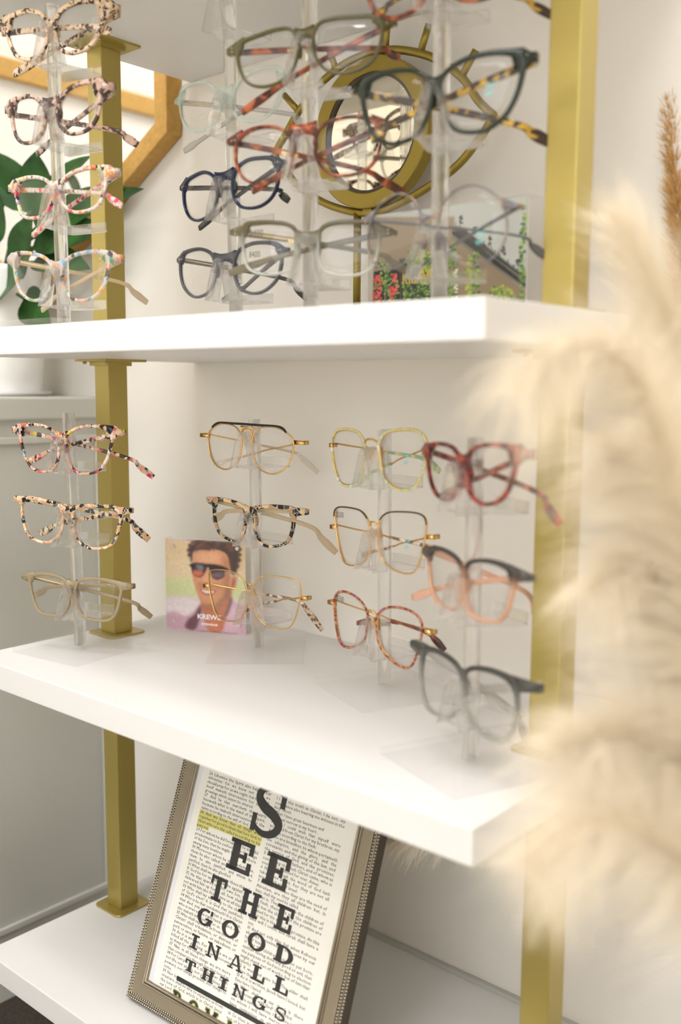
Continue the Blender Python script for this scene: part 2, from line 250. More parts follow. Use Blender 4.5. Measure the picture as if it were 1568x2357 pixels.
'B3b':{'O': [-0.5885, 0.7297, -0.1321], 'yaw': -0.1772, 'roll': 0.0472, 'W': 149.4, 'HL': (-72.8, 7.0, -5.2), 'HR': (75.5, 7.0, -4.8), 'op': [(6.4, -10.9), (8.1, 3.9), (18.9, 13.5), (40.9, 15.7), (59.1, 14.6), (65.7, 8.7), (63.5, -7.1), (58.2, -26.3), (50.0, -38.1), (33.1, -39.6), (15.3, -33.1), (7.3, -22.3)], 'aL': [(62.2, 9.4, -13.9), (79.2, 10.0, -17.2)], 'aR': [(-45.3, 33.2, -31.8), (-70.3, 45.0, -38.8)]},
'B3c':{'O': [-0.59, 0.7299, -0.2183], 'yaw': -0.1647, 'roll': -0.0241, 'W': 149.4, 'HL': (-74.1, 7.0, -1.9), 'HR': (74.7, 7.0, -2.3), 'op': [(7.6, -11.1), (8.3, 0.9), (18.6, 9.7), (34.1, 13.5), (50.8, 12.6), (61.0, 6.4), (62.4, -3.1), (58.3, -23.5), (50.8, -38.3), (38.3, -40.4), (22.6, -34.8), (11.7, -25.4)], 'aL': [(58.7, 20.9, -8.1), (73.6, 27.0, -22.1)], 'aR': [(-26.8, 33.2, -14.8), (-71.9, 45.0, -29.8)]},
'B4a':{'O': [-0.4206, 0.6263, -0.0528], 'yaw': -0.4298, 'roll': 0.0445, 'W': 149.6, 'HL': (-73.3, 7.0, 2.4), 'HR': (75.4, 7.0, 2.7), 'op': [(7.3, -10.1), (7.4, -1.1), (15.4, 6.1), (32.4, 8.8), (49.7, 7.8), (60.4, 2.5), (59.5, -7.2), (53.4, -20.8), (42.2, -29.3), (24.1, -31.6), (9.6, -24.1)], 'aL': [(46.3, 36.6, -24.8), (55.2, 50.0, -48.7)], 'aR': [(-24.1, 20.2, -21.3), (-74.0, 26.0, -33.8)]},
'B4b':{'O': [-0.4185, 0.6269, -0.1384], 'yaw': -0.4265, 'roll': 0.0234, 'W': 149.6, 'HL': (-72.8, 7.0, 3.5), 'HR': (75.6, 7.0, 3.6), 'op': [(2.3, -11.4), (3.3, -0.6), (12.7, 6.7), (34.1, 9.6), (51.4, 7.5), (58.7, 2.4), (57.1, -9.1), (52.0, -22.4), (42.7, -30.4), (24.4, -32.5), (8.6, -28.9)], 'aL': [(-33.9, 83.5, -29.6), (-54.9, 119.0, -77.0)], 'aR': [(-42.9, 9.4, -20.8), (-94.1, 10.0, -38.2)]},
'B4c':{'O': [-0.4149, 0.6236, -0.2177], 'yaw': -0.2812, 'roll': -0.0004, 'W': 149.8, 'HL': (-73.0, 7.0, 4.2), 'HR': (75.8, 7.0, 4.0), 'op': [(2.0, -14.5), (3.6, -1.9), (13.1, 4.6), (31.3, 7.0), (46.6, 4.7), (53.3, -2.7), (54.6, -17.8), (51.1, -31.8), (43.2, -40.6), (27.6, -41.1), (12.6, -36.1), (3.4, -26.4)], 'aL': [(-19.6, 76.7, -52.2), (-37.8, 109.0, -86.5)], 'aR': [(-40.0, 33.8, -31.3), (-63.2, 46.0, -47.1)]},
}
PATHS={'P1': [(-0.1539, 0.4931, 0.6106), (-0.1756, 0.4905, 0.7081), (-0.1941, 0.4879, 0.7883), (-0.208, 0.472, 0.8447), (-0.2218, 0.4509, 0.8696), (-0.2325, 0.4279, 0.8671), (-0.2397, 0.4053, 0.8486)], 'P2': [(-0.1464, 0.4978, 0.5998), (-0.1742, 0.4827, 0.6539), (-0.1991, 0.4645, 0.6732), (-0.2131, 0.44, 0.6787), (-0.2207, 0.4193, 0.6738)], 'P3': [(-0.1337, 0.4768, 0.5682), (-0.1633, 0.4474, 0.6249), (-0.1844, 0.4199, 0.6494), (-0.1992, 0.3936, 0.6478), (-0.208, 0.3708, 0.6369)], 'P4': [(-0.1661, 0.5258, 0.6308), (-0.1969, 0.5145, 0.7225), (-0.2116, 0.4945, 0.7586), (-0.221, 0.4733, 0.7603), (-0.2253, 0.4541, 0.7468)], 'P5': [(-0.2553, 0.7984, 0.5711), (-0.2998, 0.7946, 0.7791), (-0.3326, 0.7835, 0.883), (-0.3625, 0.7692, 0.9522), (-0.3846, 0.757, 0.9937)], 'P7': [(-0.1671, 0.5609, 0.6063), (-0.1959, 0.5521, 0.7033), (-0.219, 0.5319, 0.7821), (-0.2317, 0.5125, 0.8113), (-0.2399, 0.4926, 0.8142)], 'P8': [(-0.2066, 0.6201, 0.6876), (-0.2335, 0.617, 0.8085), (-0.2476, 0.6026, 0.8752), (-0.2615, 0.585, 0.9215), (-0.2781, 0.5759, 0.9527)], 'P6': [(-0.2998, 0.7232, 0.51), (-0.3973, 0.7277, 0.4826), (-0.4959, 0.7427, 0.4435), (-0.5813, 0.7541, 0.3952)], 'RD': [(-0.3173, 0.8721, 0.6957), (-0.3484, 0.8769, 0.8864), (-0.3687, 0.8816, 1.02), (-0.3804, 0.8855, 1.1039)]}
# ------------------------------------------------------------------ room shell
XL,XR,YF,YB = -1.0172,-.3539,.5506,.8787
zA,zB,zC,zD = .0586+H,-.300+H,-.6525+H,.3852+H+.028
TH=.028
WLX=-1.9; YREC=.98; XMAX=2.2; YMIN=-2.6; CEIL=2.95
def boxo(name,x0,x1,y0,y1,z0,z1,m,parent=None,bevel=0): return MB().box(x0,x1,y0,y1,z0,z1).build(name,m,parent,bevel=bevel)
struct(boxo('floor',WLX-.1,XMAX+.1,YMIN-.1,YREC+.1,-.1,0,M['floor']))
tag(boxo('added_floor_mat',-1.18,.3,-.1,YB-.002,.0005,.008,M['mat']),'dark brown mat added over the pale floor under the shelves','mat')  # added mat keeps the visible corner dark over the pale bounce floor
struct(boxo('ceiling',WLX-.1,XMAX+.1,YMIN-.1,YREC+.1,CEIL,CEIL+.1,M['ceil']))
struct(boxo('wall_back',WLX-.1,XMAX+.1,YB+.0005,YREC+.1,0,CEIL,M['wall']))
struct(boxo('wall_left',WLX-.1,WLX,YMIN,YREC+.1,0,CEIL,M['wall']))
struct(boxo('wall_right',XMAX,XMAX+.1,YMIN,YB,0,CEIL,M['wall']))
wf=MB().box(WLX-.1,-.9,YMIN-.1,YMIN,0,CEIL).box(1.5,XMAX+.1,YMIN-.1,YMIN,0,CEIL).box(-.9,1.5,YMIN-.1,YMIN,0,.6).box(-.9,1.5,YMIN-.1,YMIN,2.3,CEIL)
struct(wf.build('wall_front',M['wall']))
struct(MB().box(-.9,1.5,YMIN-.05,YMIN-.04,.6,2.3).build('window_1',M['pane']))
# slim grey strip put in as the shadow line behind the lowest shelf
for n,z in (('shadow_strip_1',zC),):
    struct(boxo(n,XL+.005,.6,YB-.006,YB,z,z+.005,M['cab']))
# ------------------------------------------------------------------ shelves and posts
SHL={'A':('white laminated upper shelf carrying four clear eyeglass stands',zA),
     'B':('white laminated middle shelf with the acrylic photo block at its back',zB),
     'C':('lowest white laminated shelf, under the framed eye chart',zC),
     'D':('topmost white laminated shelf, seen only from below',zD)}
for k,(lb,z) in SHL.items():
    o=boxo('wall_shelf',XL,XR,YF,YB,z-TH,z,M['shelf'],bevel=.0012)
    tag(o,lb,'shelf','stacked wall shelves')
def rounded(w,r,n=5,cx=0,cy=0):
    out=[]
    for sx,sy,a0 in ((1,1,0),(-1,1,90),(-1,-1,180),(1,-1,270)):
        for i in range(n+1):
            a=math.radians(a0+90*i/n); out.append((cx+sx*(w/2-r)+r*math.cos(a), cy+sy*(w/2-r)+r*math.sin(a)))
    return out
LEV=[('C','B',zC,zB-TH,'lower'),('B','A',zB,zA-TH,'middle'),('A','D',zA,zD-TH,'upper')]
for side,cx in (('left',-.9835),('right',-.3895)):
    for a,b,z0,z1,w in LEV:
        t=thing('shelf_post',f'square gold post at the {side} end between '+{'lower':'the two lowest shelves','middle':'the middle and upper shelves','upper':'the upper shelf and the topmost shelf'}[w],'post',(cx,.7215,z0),0,'gold shelf posts')
        h=z1-z0; s=.0135
        MB().box(-s,s,-s,s,.0025,h-.003).build('post_tube',M['gold'],t,bevel=.0012,seg=2)
        MB().prism(rounded(.052,.008),0,.0025,'xy').build('foot_plate',M['gold'],t,bevel=.0005,seg=1)
        MB().prism(rounded(.060,.001,2),h-.0028,h,'xy').build('head_plate',M['gold'],t)
        MB().prism(rounded(.036,.002,2),h-.0075,h-.0028,'xy').build('collar',M['gold'],t)
        for sx,sy in ((-1,-1),(1,-1)): MB().ball((sx*.0215,sy*.0215,h-.0042),.0028,8,6,(1,1,.6)).build('screw',M['screw'],t,True)
# ------------------------------------------------------------------ left side: cabinet, vase, plant, hexagonal mirror
cab=thing('counter_cabinet','grey painted counter cabinet left of the shelves','cabinet',(-1.54,-.2,0))
zt=H-.016
MB().box(-.358,.352,-1.3,1.077,0,zt-.030).build('body',M['cab'],cab)
MB().box(-.358,.360,-1.31,1.077,zt-.030,zt).build('countertop',M['cab'],cab,bevel=.003)
pm=MB()
for y0,y1 in ((-1.25,-.45),(-.40,.35),(.40,1.05)):
    z0,z1=.10,zt-.052; w=.010
    pm.box(.352,.357,y0,y1,z1-w,z1).box(.352,.357,y0,y1,z0,z0+w).box(.352,.357,y0,y0+w,z0,z1).box(.352,.357,y1-w,y1,z0,z1)
pm.build('panel_moulding',M['cab'],cab,bevel=.002)
vx,vy=-1.345,.785
vz=thing('plant_pot','tall white ceramic pot holding the leafy green plant','pot',(vx,vy,zt))
pr=[(.060,.002),(.063,.004),(.066,.05),(.067,.12),(.068,.175),(.0685,.182),(.065,.184),(.064,.178),(.06,.05),(.0,.045)]
MB().lathe(pr,48).build('pot_body',M['pot'],vz,True)
MB().lathe([(.0,.0002),(.070,.0002),(.078,.007),(.075,.007),(.0,.003)],40).build('saucer',M['pot'],vz,True)
plant=thing('leafy_plant','broad-leaved green houseplant growing in the white pot','plant',(vx,vy,zt+.17))
st=MB()
def leaf(base,d,L,W,nrm,droop):
    d=Vector(d).normalized(); up=Vector(nrm); up-=d*up.dot(d); up.normalize(); sd=d.cross(up)
    m=MB(); v=[];n=10
    for i in range(n+1):
        t=i/n; w=W*.5*(math.sin(math.pi*min(1,t*1.02+.0)**.75)**.8 if 0<t<1 else 0)+.0003; c=Vector(base)+d*L*t-Vector((0,0,1))*droop*L*t*t
        for q in (-1,-.5,0,.5,1): v.append(c+sd*w*q+up*(abs(q)**1.3)*w*.30)
    f=[(i*5+k,i*5+k+1,(i+1)*5+k+1,(i+1)*5+k) for i in range(n) for k in range(4)]
    v2=[q-up*.0007 for q in v]
    m.add(v,f); m.add(v2,[tuple(reversed(q)) for q in f]); return m
# leaf base and tip positions
LF=[((-1.27,.80,.24),(-1.34,.77,.345),.055),((-1.25,.80,.24),(-1.235,.79,.325),.050),((-1.24,.79,.215),(-1.19,.79,.275),.052),((-1.30,.78,.26),(-1.325,.76,.32),.050),
    ((-1.25,.79,.19),(-1.115,.82,.222),.050),((-1.24,.80,.21),(-1.09,.83,.275),.046),((-1.27,.78,.15),(-1.20,.76,.235),.060),((-1.30,.77,.13),(-1.21,.75,.155),.062),
    ((-1.32,.77,.20),(-1.27,.75,.28),.055),((-1.25,.79,.17),(-1.13,.80,.165),.048),((-1.34,.78,.22),(-1.40,.74,.27),.055),((-1.31,.77,.18),(-1.36,.73,.19),.06),
    ((-1.33,.77,.15),(-1.29,.73,.105),.055),((-1.24,.80,.25),(-1.15,.82,.315),.040),((-1.15,.82,.235),(-1.06,.835,.262),.022),((-1.36,.79,.27),(-1.42,.78,.35),.05),((-1.26,.78,.12),(-1.18,.77,.09),.05)]
for b_,t_,W_ in LF:
    b_=Vector(b_)+Vector((-vx,-vy,.85-H+H-zt-.17)); t_=Vector(t_)+Vector((-vx,-vy,H-zt-.17)); d=t_-b_
    st.tube(catmull([Vector((b_.x*.12,b_.y*.12,-.03)),Vector((b_.x*.5,b_.y*.5,b_.z*.6)),b_],5),.0022,6)
    leaf(b_,d,d.length,W_*1.05,(rng.uniform(.2,.8),-1,rng.uniform(.1,.9)),.10).build('leaf',M['leaf'],plant,True)
st.build('stem',M['stemg'],plant,True)
# regular hexagonal mirror on the back wall
hs_=.42; hx0=-1.033; hz0=.322+H; hcx=hx0-hs_*.8660; hcz=hz0+hs_/2
hm=thing('hexagonal_mirror','gilt-framed hexagonal mirror on the wall behind the plant','mirror',(hcx,YB,hcz))
def hexr(R): return [(R*math.cos(math.radians(30+60*i)),R*math.sin(math.radians(30+60*i))) for i in range(6)]
def hring(Ra,Rb,y0,y1):
    A,B=hexr(Ra),hexr(Rb); v=[(p[0],y,p[1]) for y in (y0,y1) for p in A]+[(p[0],y,p[1]) for y in (y0,y1) for p in B]; f=[]
    for i in range(6):
        j=(i+1)%6; f+=[(i,j,12+j,12+i),(6+i,18+i,18+j,6+j),(i,6+i,6+j,j),(12+i,12+j,18+j,18+i)]
    return MB().add(v,f)
hring(hs_,hs_-.029,-.026,-.0005).build('frame',M['gilt'],hm,bevel=.002)
hring(hs_-.029,hs_-.038,-.018,-.0005).build('inner_lip',M['gilt'],hm,bevel=.001)
MB().prism(hexr(hs_-.034),-.009,-.004,'xz').build('mirror_glass',M['mirror'],hm)
tag(MB().box(WLX+.0005,WLX+.018,.12,YB-.03,H+.615,H+.655).build('picture_rail',M['gilt'],bevel=.003),'gilt rail on the left wall, seen only in the hexagonal mirror','rail')
# ------------------------------------------------------------------ eye-shaped mirror on the upper shelf
ey=thing('eye_mirror','round mirror in an eye-shaped brass frame with lash rods on the upper shelf','mirror',(-.683,.84,zA))
ez=.263+H-zA
def xz(p,y=0): return (p[0]+.683,y,p[1]+H-zA)
al=[(-.663,.343),(-.611,.326),(-.574,.300),(-.554,.275),(-.541,.262),(-.535,.256),(-.541,.249),(-.553,.236),(-.582,.213),(-.641,.190),(-.687,.183),(-.740,.196),(-.784,.219),(-.809,.242),(-.826,.262),(-.808,.284),(-.786,.307),(-.752,.330),(-.712,.343)]
MB().tube(catmull([xz(p) for p in al],5,True),.0042,10,up=(0,1,0),closed=True).build('eye_outline',M['oldgold'],ey,True)
lm=[((-.613,.357),(-.623,.332)),((-.557,.321),(-.574,.298)),((-.812,.325),(-.790,.304)),((-.665,.375),(-.668,.345)),((-.745,.360),(-.735,.337)),((-.515,.275),(-.540,.258))]
for a,b in lm[:3]+lm[3:5]:
    MB().tube([xz(a),xz(b)],.0036,10,up=(0,1,0)).build('lash_rod',M['oldgold'],ey,True)
rg=[]
def ringz(R0,R1,y0,y1,n=64):
    v=[(R*math.cos(2*math.pi*i/n),y,ez+R*math.sin(2*math.pi*i/n)) for R,y in ((R0,y0),(R1,y0),(R1,y1),(R0,y1)) for i in range(n)]
    f=[(a*n+i,((a+1)%4)*n+i,((a+1)%4)*n+(i+1)%n,a*n+(i+1)%n) for a in range(4) for i in range(n)]
    return MB().add(v,f)
ringz(.0765,.0605,-.008,.008).build('ring_frame',M['oldgold'],ey,bevel=.001,seg=1)
ringz(.0605,.0575,-.0055,.006).build('inner_gap',M['dkpewter'],ey)
MB().prism([(.0585*math.cos(2*math.pi*i/64),ez+.0585*math.sin(2*math.pi*i/64)) for i in range(64)],-.003,.003,'xz').build('mirror_glass',M['mirror2'],ey)
MB().tube([(-.0205,0,.012),(-.0205,0,ez-.078)],.0042,10,up=(0,1,0)).build('stem',M['oldgold'],ey,True)
MB().prism(rounded(.07,.006,cx=-.0205),0,.012,'xy').build('foot',M['oldgold'],ey,bevel=.001)
for x,z in ((-.004,ez-.0765),):
    MB().box(x-.006,x+.006,-.004,.004,ez-.082,ez-.074).build('bracket',M['oldgold'],ey)
# ------------------------------------------------------------------ eyeglasses
CURV=lambda x: .007*(x/.075)**2
def temple_mesh(pts, hs, ths, up=(0,0,1)):
    P=catmull(pts,7); n=len(P); m=MB(); k=len(hs)-1
    prof=[]
    for i in range(n):
        u=i/(n-1)*k; a=int(min(u,k-1)); t=u-a
        h=hs[a]*(1-t)+hs[a+1]*t; w=ths[a]*(1-t)+ths[a+1]*t
        h/=2; w/=2; c=min(h,w)*.45
        prof.append([(-w,-h+c),(-w+c,-h),(w-c,-h),(w,-h+c),(w,h-c),(w-c,h),(-w+c,h),(-w,h-c)])
    return m.sweep(P,prof,up)
def resample(P,n):
    P=[np.array(q) for q in P]; P.append(P[0]); d=[0]
    for a,b in zip(P[:-1],P[1:]): d.append(d[-1]+np.linalg.norm(b-a))
    out=[]; j=0
    for i in range(n):
        s=d[-1]*i/n
        while d[j+1]<s: j+=1
        t=(s-d[j])/(d[j+1]-d[j]+1e-12); out.append(P[j]*(1-t)+P[j+1]*t)
    return out
def textmesh(body, size, extrude=.0001, wfit=None, bold=0):
    cu=bpy.data.curves.new('t','FONT'); cu.body=body; cu.size=size; cu.extrude=extrude; cu.resolution_u=2; cu.offset=bold
    o=bpy.data.objects.new('t',cu); me=bpy.data.meshes.new_from_object(o)
    v=[tuple(q.co) for q in me.vertices]; f=[tuple(p.vertices) for p in me.polygons]
    bpy.data.objects.remove(o); bpy.data.curves.remove(cu); bpy.data.meshes.remove(me)
    return v,f
def eyeglasses(key, st):
    g=GD[key]; W=g['W']*mm
    root=thing('eyeglasses', st['label'],'eyeglasses',(0,0,0),0,'eyeglasses displayed on the clear stands')
    yaw,roll=g['yaw'],g['roll']
    u=Vector((math.cos(yaw)*math.cos(roll),math.sin(yaw)*math.cos(roll),math.sin(roll))); b=Vector((-math.sin(yaw),math.cos(yaw),0)); w=u.cross(b)*1
    if w.z<0: w=-w
    O=Vector(g['O']); O.z+=H
    root.matrix_world=Matrix(((u.x,b.x,w.x,O.x),(u.y,b.y,w.y,O.y),(u.z,b.z,w.z,O.z),(0,0,0,1)))
    op=[(a*mm,c*mm) for a,c in g['op']]
    inner=resample(catmull(op,8,True),72)
    A=sum(inner[i][0]*inner[(i+1)%72][1]-inner[(i+1)%72][0]*inner[i][1] for i in range(72))
    if A<0: inner=inner[::-1]
    n=72; wire=st['kind']!='acetate'
    xs=[q[0] for q in inner]; zs=[q[1] for q in inner]; x0,x1,zlo,zhi=min(xs),max(xs),min(zs),max(zs)
    hz=(g['HL'][2]+g['HR'][2])/2*mm
    tt,tb,ts=[q*mm for q in st.get('t',(4,3,3.2))]; ci=st.get('corner',2.0)*mm
    outer=[];
    for i in range(n):
        a,c=inner[i-2],inner[(i+2)%n]; e=c-a; nn=np.array([e[1],-e[0]]); nn/=np.linalg.norm(nn)+1e-12
        th=ts+(tt-ts)*max(nn[1],0)**1.5+(tb-ts)*max(-nn[1],0)**1.5
        cdir=max(0,(nn[0]*.75+nn[1]*.66))**6
        th+=ci*cdir
        outer.append(inner[i]+nn*th)
    fd=st.get('fd',3.6)*mm
    def rim(sx):
        m=MB(); v=[]; f=[]
        for i in range(n):
            I,Oo=inner[i],outer[i]; d=Oo-I; L=np.linalg.norm(d); c=min(.0008,L*.28)/L; cy=min(.0008,fd*.25)
            for (fr,yy) in ((0,cy),(c,0),(1-c,0),(1,cy),(1,fd-cy),(1-c,fd),(c,fd),(0,fd-cy)):
                q=I+d*fr; v.append((sx*q[0], CURV(q[0])+yy, q[1]))
        for i in range(n):
            j=(i+1)%n
            for k in range(8):
                l=(k+1)%8; q=(i*8+k,j*8+k,j*8+l,i*8+l); f.append(q if sx>0 else q[::-1])
        return m.add(v,f)
    fm=MB()
    if st['kind'] in ('acetate','combo'):
        for sx in (-1,1):
            r=rim(sx); fm.add(r.v,r.f)
    if st['kind']=='acetate':
        # bridge
        zb=st.get('bz',1.5)*mm; bw=st.get('bw',6.5)*mm; 
        def Zin(x,top):  # bridge edge heights
            t=abs(x)/(x0+.003); 
            return (zb+ (.0010+ (.0035)*t*t)) if top else (zb-bw-.0075*t**2.2)
        N=13; xx=[(-1+2*i/(N-1))*(x0+.0005) for i in range(N)]
        poly=[(x,Zin(x,False)) for x in xx]+[(x,Zin(x,True)) for x in xx[::-1]]
        v=[];f=[]
        for x in xx:
            a,c=Zin(x,False),Zin(x,True); y0=CURV(x)+.0004; y1=CURV(x)+fd-.0003
            v+=[(x,y0,a),(x,y0,c),(x,y1,c),(x,y1,a)]
        for i in range(N-1):
            for k in range(4): f.append((i*4+k,(i+1)*4+k,(i+1)*4+(k+1)%4,i*4+(k+1)%4))
        f+=[(0,1,2,3),((N-1)*4+3,(N-1)*4+2,(N-1)*4+1,(N-1)*4)]
        fm.add(v,f)
        # moulded nose pads
        for sx in (-1,1):
            fm.ball((sx*(x0-.0016),fd+.001,-.012),.0042,8,6,(.5,1.0,1.7))
        # end pieces
        eh=st.get('eh',9)*mm
        for sx in (-1,1):
            xa=x1-.001; zt_=hz+eh/2
            if st.get('up'):
                zt_=zhi+tt*.75
                xo=x1+ts; lw=min(zt_-.009,hz+eh*.3)
                prof=[(x1-.003,lw-eh*.55),(xo+.0005,lw-eh*.62),(xo+.003,lw-eh*.35),(W/2-.0015,lw),(W/2,lw+.0045),(W/2-.004,zt_-.0035),(W/2-.009,zt_),(x1-.014,zt_+.0002),(x1-.006,zt_-.005)]
                if prof[3][0]<prof[2][0]: prof.pop(2)
            else:
                prof=[(xa,zt_-eh*1.05),(x1+ts*.8,zt_-eh*.98),(W/2,zt_-eh*.62),(W/2,zt_-eh*.12),(W/2-.002,zt_),(x1-.006,min(zhi+tt*.7,zt_+.006)),(xa-.003,zt_-.003)]
            pl=[(sx*p[0],p[1]) for p in prof]
            if sx<0: pl=pl[::-1]
            fm.prism(pl,.0004,fd+.0004,'xz',fn=lambda q:(q[0],q[1]+CURV(q[0]),q[2]))
            # wrap to the hinge
            hl=(lw-.0015,lw+.0055) if st.get('up') else (hz-eh*.18,hz+eh*.40)
            fm.box(min(sx*(W/2-.003),sx*W/2),max(sx*(W/2-.003),sx*W/2),CURV(W/2)+.001,CURV(W/2)+.0075,hl[0],hl[1])
    fo=None
    if fm.v: fo=fm.build('front_frame',st['mat'],root,True)
    if wire:
        wm=MB(); rw=st.get('rw',.85)*mm
        for sx in (-1,1):
            loop=[(sx*q[0],CURV(q[0])+ (.0018 if st['kind']=='combo' else .001),q[1]) for q in (inner if st['kind']=='combo' else outer)][::1]
            wm.tube(loop,rw,8,up=(0,1,0),closed=True)
            # end lug
            zl=hz; wm.box(min(sx*(x1-.0005),sx*W/2),max(sx*(x1-.0005),sx*W/2),CURV(.07)+.000,CURV(.07)+.0022,zl-.0022,zl+.0022)
            wm.box(min(sx*(W/2-.002),sx*W/2),max(sx*(W/2-.002),sx*W/2),CURV(.07)+.001,CURV(.07)+.009,zl-.002,zl+.0022)
        bz=st.get('bz',1)*mm
        wm.tube(catmull([(-x0+.0003,.0015,bz-.002),(-x0*.5,-.0005,bz+.0012),(0,-.001,bz+.002),(x0*.5,-.0005,bz+.0012),(x0-.0003,.0015,bz-.002)],5),.0011,8,up=(0,1,0))
        fr=wm.build('wire_frame' if fo else 'front_frame',M['goldwire'],root,True)
        if st.get('topbar'):
            zb_=zhi+.0012
            tbm=MB().tube(catmull([(-x1+.008,CURV(.05),zhi-.004),(-x1*.72,.0035,zb_),(-x1*.3,.0005,zb_+.0006),(0,0,zb_+.0008),(x1*.3,.0005,zb_+.0006),(x1*.72,.0035,zb_),(x1-.008,CURV(.05),zhi-.004)],5),.0013,8,up=(0,1,0))
            tbm.build('top_bar',M['black'],root,True)
            MB().tube([(-.0085,.001,zb_-.002),(.0085,.001,zb_-.002)],.0009,8,up=(0,1,0)).build('second_bar',M['goldwire'],root,True)
            for sx in (-1,1): MB().tube(catmull([(sx*.0085,.001,zb_-.002),(sx*.007,.001,zb_-.008),(sx*(x0+.0003),.002,zb_-.016)],4),.0009,8,up=(0,1,0)).build('bridge_arm',M['goldwire'],root,True)
        if st.get('darktop'):
            for sx in (-1,1):
                arc=[(sx*q[0],CURV(q[0])+.0001,q[1]) for q in outer if q[1]>zhi-.010]
                arc.sort(key=lambda q:q[0])
                if len(arc)>3: MB().tube(arc,.00075,6,up=(0,1,0)).build('dark_enamel_brow',st['darktop'],root,True)
        for sx in (-1,1):
            pdm=MB().ball((sx*(x0-.0025),.006,bz-.0125),.0046,10,8,(.45,.42,1.35)); pdm.build('nose_pad',M['goldwire'] if st.get('goldpad') else M['acr_thin'],root,True)
            MB().tube(catmull([(sx*(x0+.0006),.002,bz-.004),(sx*(x0-.0005),.005,bz-.006),(sx*(x0-.002),.0065,bz-.011)],4),.0006,6).ball((sx*(x0-.002),.0068,bz-.0122),.0018,8,6).build('pad_arm',M['goldwire'],root,True)
    # lenses
    for sx in (-1,1):
        cx=sum(xs)/n; cz=sum(zs)/n; v=[];f=[]; R=.16
        rings=(0,.35,.7,1.0)
        for side,yy in ((0,.0012),(1,.0024)):
            base=len(v)
            v.append((sx*cx,CURV(cx)+yy-.0016,cz))
            for r in rings[1:]:
                for q in inner:
                    x=cx+(q[0]-cx)*r*1.008; z=cz+(q[1]-cz)*r*1.008; v.append((sx*x, CURV(q[0])*r*r+CURV(cx)*(1-r*r)+yy-.0016*(1-r*r), z))
            ff=[(base,base+1+i,base+1+(i+1)%n) for i in range(n)]
            for k in range(2):
                for i in range(n):
                    j=(i+1)%n; ff.append((base+1+k*n+i,base+1+(k+1)*n+i,base+1+(k+1)*n+j,base+1+k*n+j))
            f+=ff if (side==0)==(sx>0) else [q[::-1] for q in ff]
            if side: 
                for i in range(n):
                    j=(i+1)%n; q=(1+2*n+i,1+2*n+j,base+1+2*n+j,base+1+2*n+i); f.append(q)
        mesh_obj('lens',v,f,M['lens'],root,True)
    # temples
    tm=st.get('tmat',st.get('mat')); th=st.get('th',5.0)*mm
    for sd,key2,s in ((-1,'HL','aL'),(1,'HR','aR')):
        hx=sd*(W/2-.0022); hp=np.array([hx,CURV(W/2)+.0065,hz+.0015])
        bp=np.array(g[s][0])*mm; tp=np.array(g[s][1])*mm
        ins=hp*.985+bp*.015; mid=hp*.5+bp*.5
        mid[2]+= .001
        if wire:
            k1=bp*.25+hp*.75
            hp2=bp*.62+hp*.38
            wire_pts=catmull([hp,k1,mid,hp2,bp],6)
            t=MB().tube(wire_pts,.0009,8).build('temple',M['goldwire'],root,True)
            tip=temple_mesh([hp2,bp*.9+hp2*.1,bp+(tp-bp)*.35,tp],[2.6*mm,3.2*mm,4.6*mm,7.2*mm,5.0*mm],[1.8*mm,2.2*mm,2.6*mm,2.8*mm,2.2*mm])
            o=tip.build('temple_tip',tm,t,True); 
        else:
            t=temple_mesh([hp,mid,bp,bp+(tp-bp)*.45,tp],[th,th*.95,th*.85,th*.8,th*1.0,max(th*1.5,st.get('tip',0)*mm),max(th*1.15,st.get('tip',0)*.8*mm)],[3.0*mm,2.8*mm,2.6*mm,2.6*mm,2.8*mm,3*mm,2.6*mm]).build('temple',tm,root,True)
            if st.get('core') and sd<0:
                MB().tube(catmull([hp+np.array([.004,-.0015,0]),mid+np.array([0,-.0015,0])],6),.0006,6).build('wire_core',M['logo'],t,True)
            MB().box(hx-.0012,hx+.0012,hp[1]-.003,hp[1]+.0015,hz-.0015,hz+.004).build('hinge',M['screw'],root)
        if st.get('logo') and sd<0:
            v,f=textmesh('KREWE',.0042,bold=.00018); a=hp*.62+bp*.38; bb=hp*.30+bp*.70; d=(bb-a); d/=np.linalg.norm(d); up=np.array([0,0,1.]); up-=d*up.dot(d); up/=np.linalg.norm(up); nrm=np.cross(d,up)
            P=[tuple(a+d*q[0]+up*(q[1]-.0014)+nrm*(q[2]+ .0016)) for q in v]
            mesh_obj('logo_lettering',P,f,M['logo'],root)
    # studs / lettering
    if st.get('studs'):
        sm=MB()
        for sx in (-1,1):
            for k in (0,.003): sm.ball((sx*(W/2-.006),CURV(.068)+.0003,hz+.0025-k*(0 if st['studs']==2 else 1)) if st['studs']!=2 else (sx*(W/2-.0055-k),CURV(.068)+.0003,hz+.0012),.0009,6,4)
        sm.build('rivet',M['screw'],root,True)
    if st.get('price'):
        v,f=textmesh(st['price'],.0085,.00005)
        px,pz=-x1+.006,zhi-.010
        if st['price']=='8400': px,pz=x0+.02,zhi-.012
        v=[(q[0]*.8+px, CURV(abs(q[0]*.8+px))-.0012+q[2], q[1]+pz) for q in v]
        mesh_obj('price_writing',v,f,M['pencil'],root)
    if st.get('teal'):
        v,f=textmesh('M4\n69',.0055,.00005)
        v=[(q[0]+.5*(x0+x1)+.006, CURV(.045)-.0012+q[2], q[1]-.012) for q in v]
        mesh_obj('lens_print',v,f,M['teal'],root)
    return root
